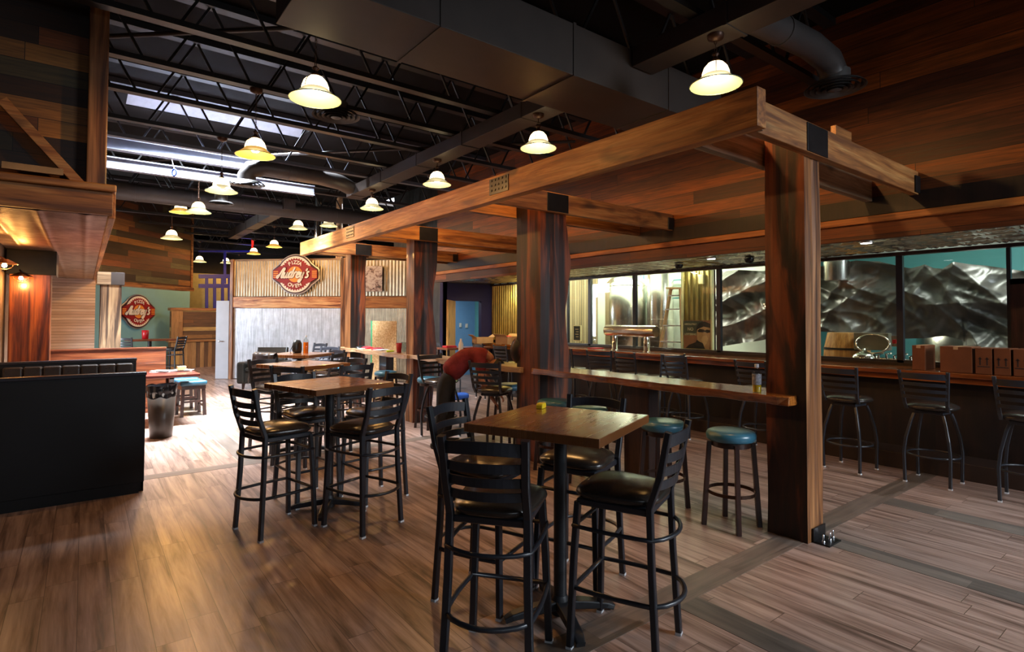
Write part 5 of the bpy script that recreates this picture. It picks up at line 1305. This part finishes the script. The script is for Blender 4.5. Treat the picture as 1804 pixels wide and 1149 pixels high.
# local frame: +x = to the right of the picture (bending direction), y = away
hip = (0, 0, .86)
V = [(0, 0, .90), (.14, .0, 1.03), (.30, .0, 1.15), (.42, 0, 1.22), (.52, 0, 1.16), (.58, 0, 1.08),
     (.45, .17, 1.12), (.50, .21, .90), (.62, .20, .70), (.45, -.17, 1.10), (.44, -.20, .86), (.56, -.17, .66),
     (-.02, .10, .82), (.03, .12, .46), (-.03, .13, .08), (-.02, -.10, .82), (-.05, -.12, .46), (-.12, -.13, .08)]
E_ = [(0, 1), (1, 2), (2, 3), (3, 4), (4, 5), (3, 6), (6, 7), (7, 8), (3, 9), (9, 10), (10, 11), (0, 12), (12, 13), (13, 14), (0, 15), (15, 16), (16, 17)]
R_ = [.06, .06, .07, .06, .05, .06, .04, .042, .032, .04, .042, .032, .07, .05, .04, .07, .05, .04]
skin_body('body', V, E_, R_, m_skin, pe)
skin_body('shirt', [(-.02, 0, .88), (.14, 0, 1.03), (.29, 0, 1.15), (.41, 0, 1.21), (.43, .17, 1.15), (.48, .21, .96), (.43, -.17, 1.13), (.44, -.20, .93), (.49, 0, 1.17)], [(0, 1), (1, 2), (2, 3), (3, 4), (4, 5), (3, 6), (6, 7), (3, 8)], [.165, .155, .15, .125, .085, .066, .085, .066, .085], m_shirt, pe)
skin_body('trousers', [(-.02, 0, .85), (-.02, .09, .76), (.03, .12, .46), (-.03, .13, .09), (-.02, -.09, .76), (-.05, -.12, .46), (-.12, -.13, .09), (.06, 0, .94)], [(0, 1), (1, 2), (2, 3), (0, 4), (4, 5), (5, 6), (0, 7)], [.14, .11, .08, .06, .11, .08, .06, .12], m_pants, pe)
def ell(c, r, v0, v1, T):
    def fn(u, v):
        ph = PI*(v0+(v1-v0)*v-.5); p = T @ Vector((r[0]*math.cos(ph)*math.cos(2*PI*u), r[1]*math.cos(ph)*math.sin(2*PI*u), r[2]*math.sin(ph)))
        return tuple(Vector(c)+p)
    return fn
TH = Matrix.Rotation(math.radians(125), 3, 'Y')     # crown points forward and down, face to the floor
MB().grid(ell((.63, 0, 1.0), (.095, .078, .115), 0, 1, TH), 24, 14).build('head', m_skin, pe)
hm = MB().grid(ell((.632, 0, 1.007), (.105, .086, .125), .34, 1, TH), 28, 14); hm.build('hair', m_hair, pe)
hd = bpy.data.objects[-1] if False else None
nz = Vector((.63, 0, 1.0))+TH @ Vector((-.10, 0, -.02)); MB().lathe([(.001, -.02), (.014, -.012), (.01, .015), (.001, .02)], nz, 10).build('nose', m_skin, pe)
for sy in (-1, 1):
    ez = Vector((.63, 0, 1.0))+TH @ Vector((0.0, sy*.08, -.01)); MB().lathe([(.001, -.03), (.014, -.015), (.018, .01), (.001, .03)], ez, 10).build('ear', m_skin, pe)
for s_ in (-1, 1):
    hx = (.62, .20, .70) if s_ > 0 else (.56, -.17, .66)
    hv = [hx, (hx[0]+.05, hx[1], hx[2]-.06)]; he = [(0, 1)]; hr = [.028, .032]
    for f in range(5):
        b = len(hv); off = (f-2)*.018; ln = (.045, .07, .075, .07, .055)[f]
        hv += [(hx[0]+.07, hx[1]+off, hx[2]-.10), (hx[0]+.08+ln*.3, hx[1]+off*1.2, hx[2]-.10-ln*.6), (hx[0]+.07+ln*.2, hx[1]+off*1.2, hx[2]-.10-ln)]
        he += [(1, b), (b, b+1), (b+1, b+2)]; hr += [.010, .009, .008]
    skin_body('hand', hv, he, hr, m_skin, pe, 1)
    fx = (-.03, .13) if s_ > 0 else (-.12, -.13)
    MB().box(fx[0]-.07, fx[0]+.19, fx[1]-.045, fx[1]+.045, 0, .08).build('shoe', m_leather, pe, bevel=.03, seg=3)

for o in bpy.data.objects:
    if o.type == 'MESH' and not o.parent and 'kind' not in o and 'label' not in o: print('UNLABELLED', o.name)
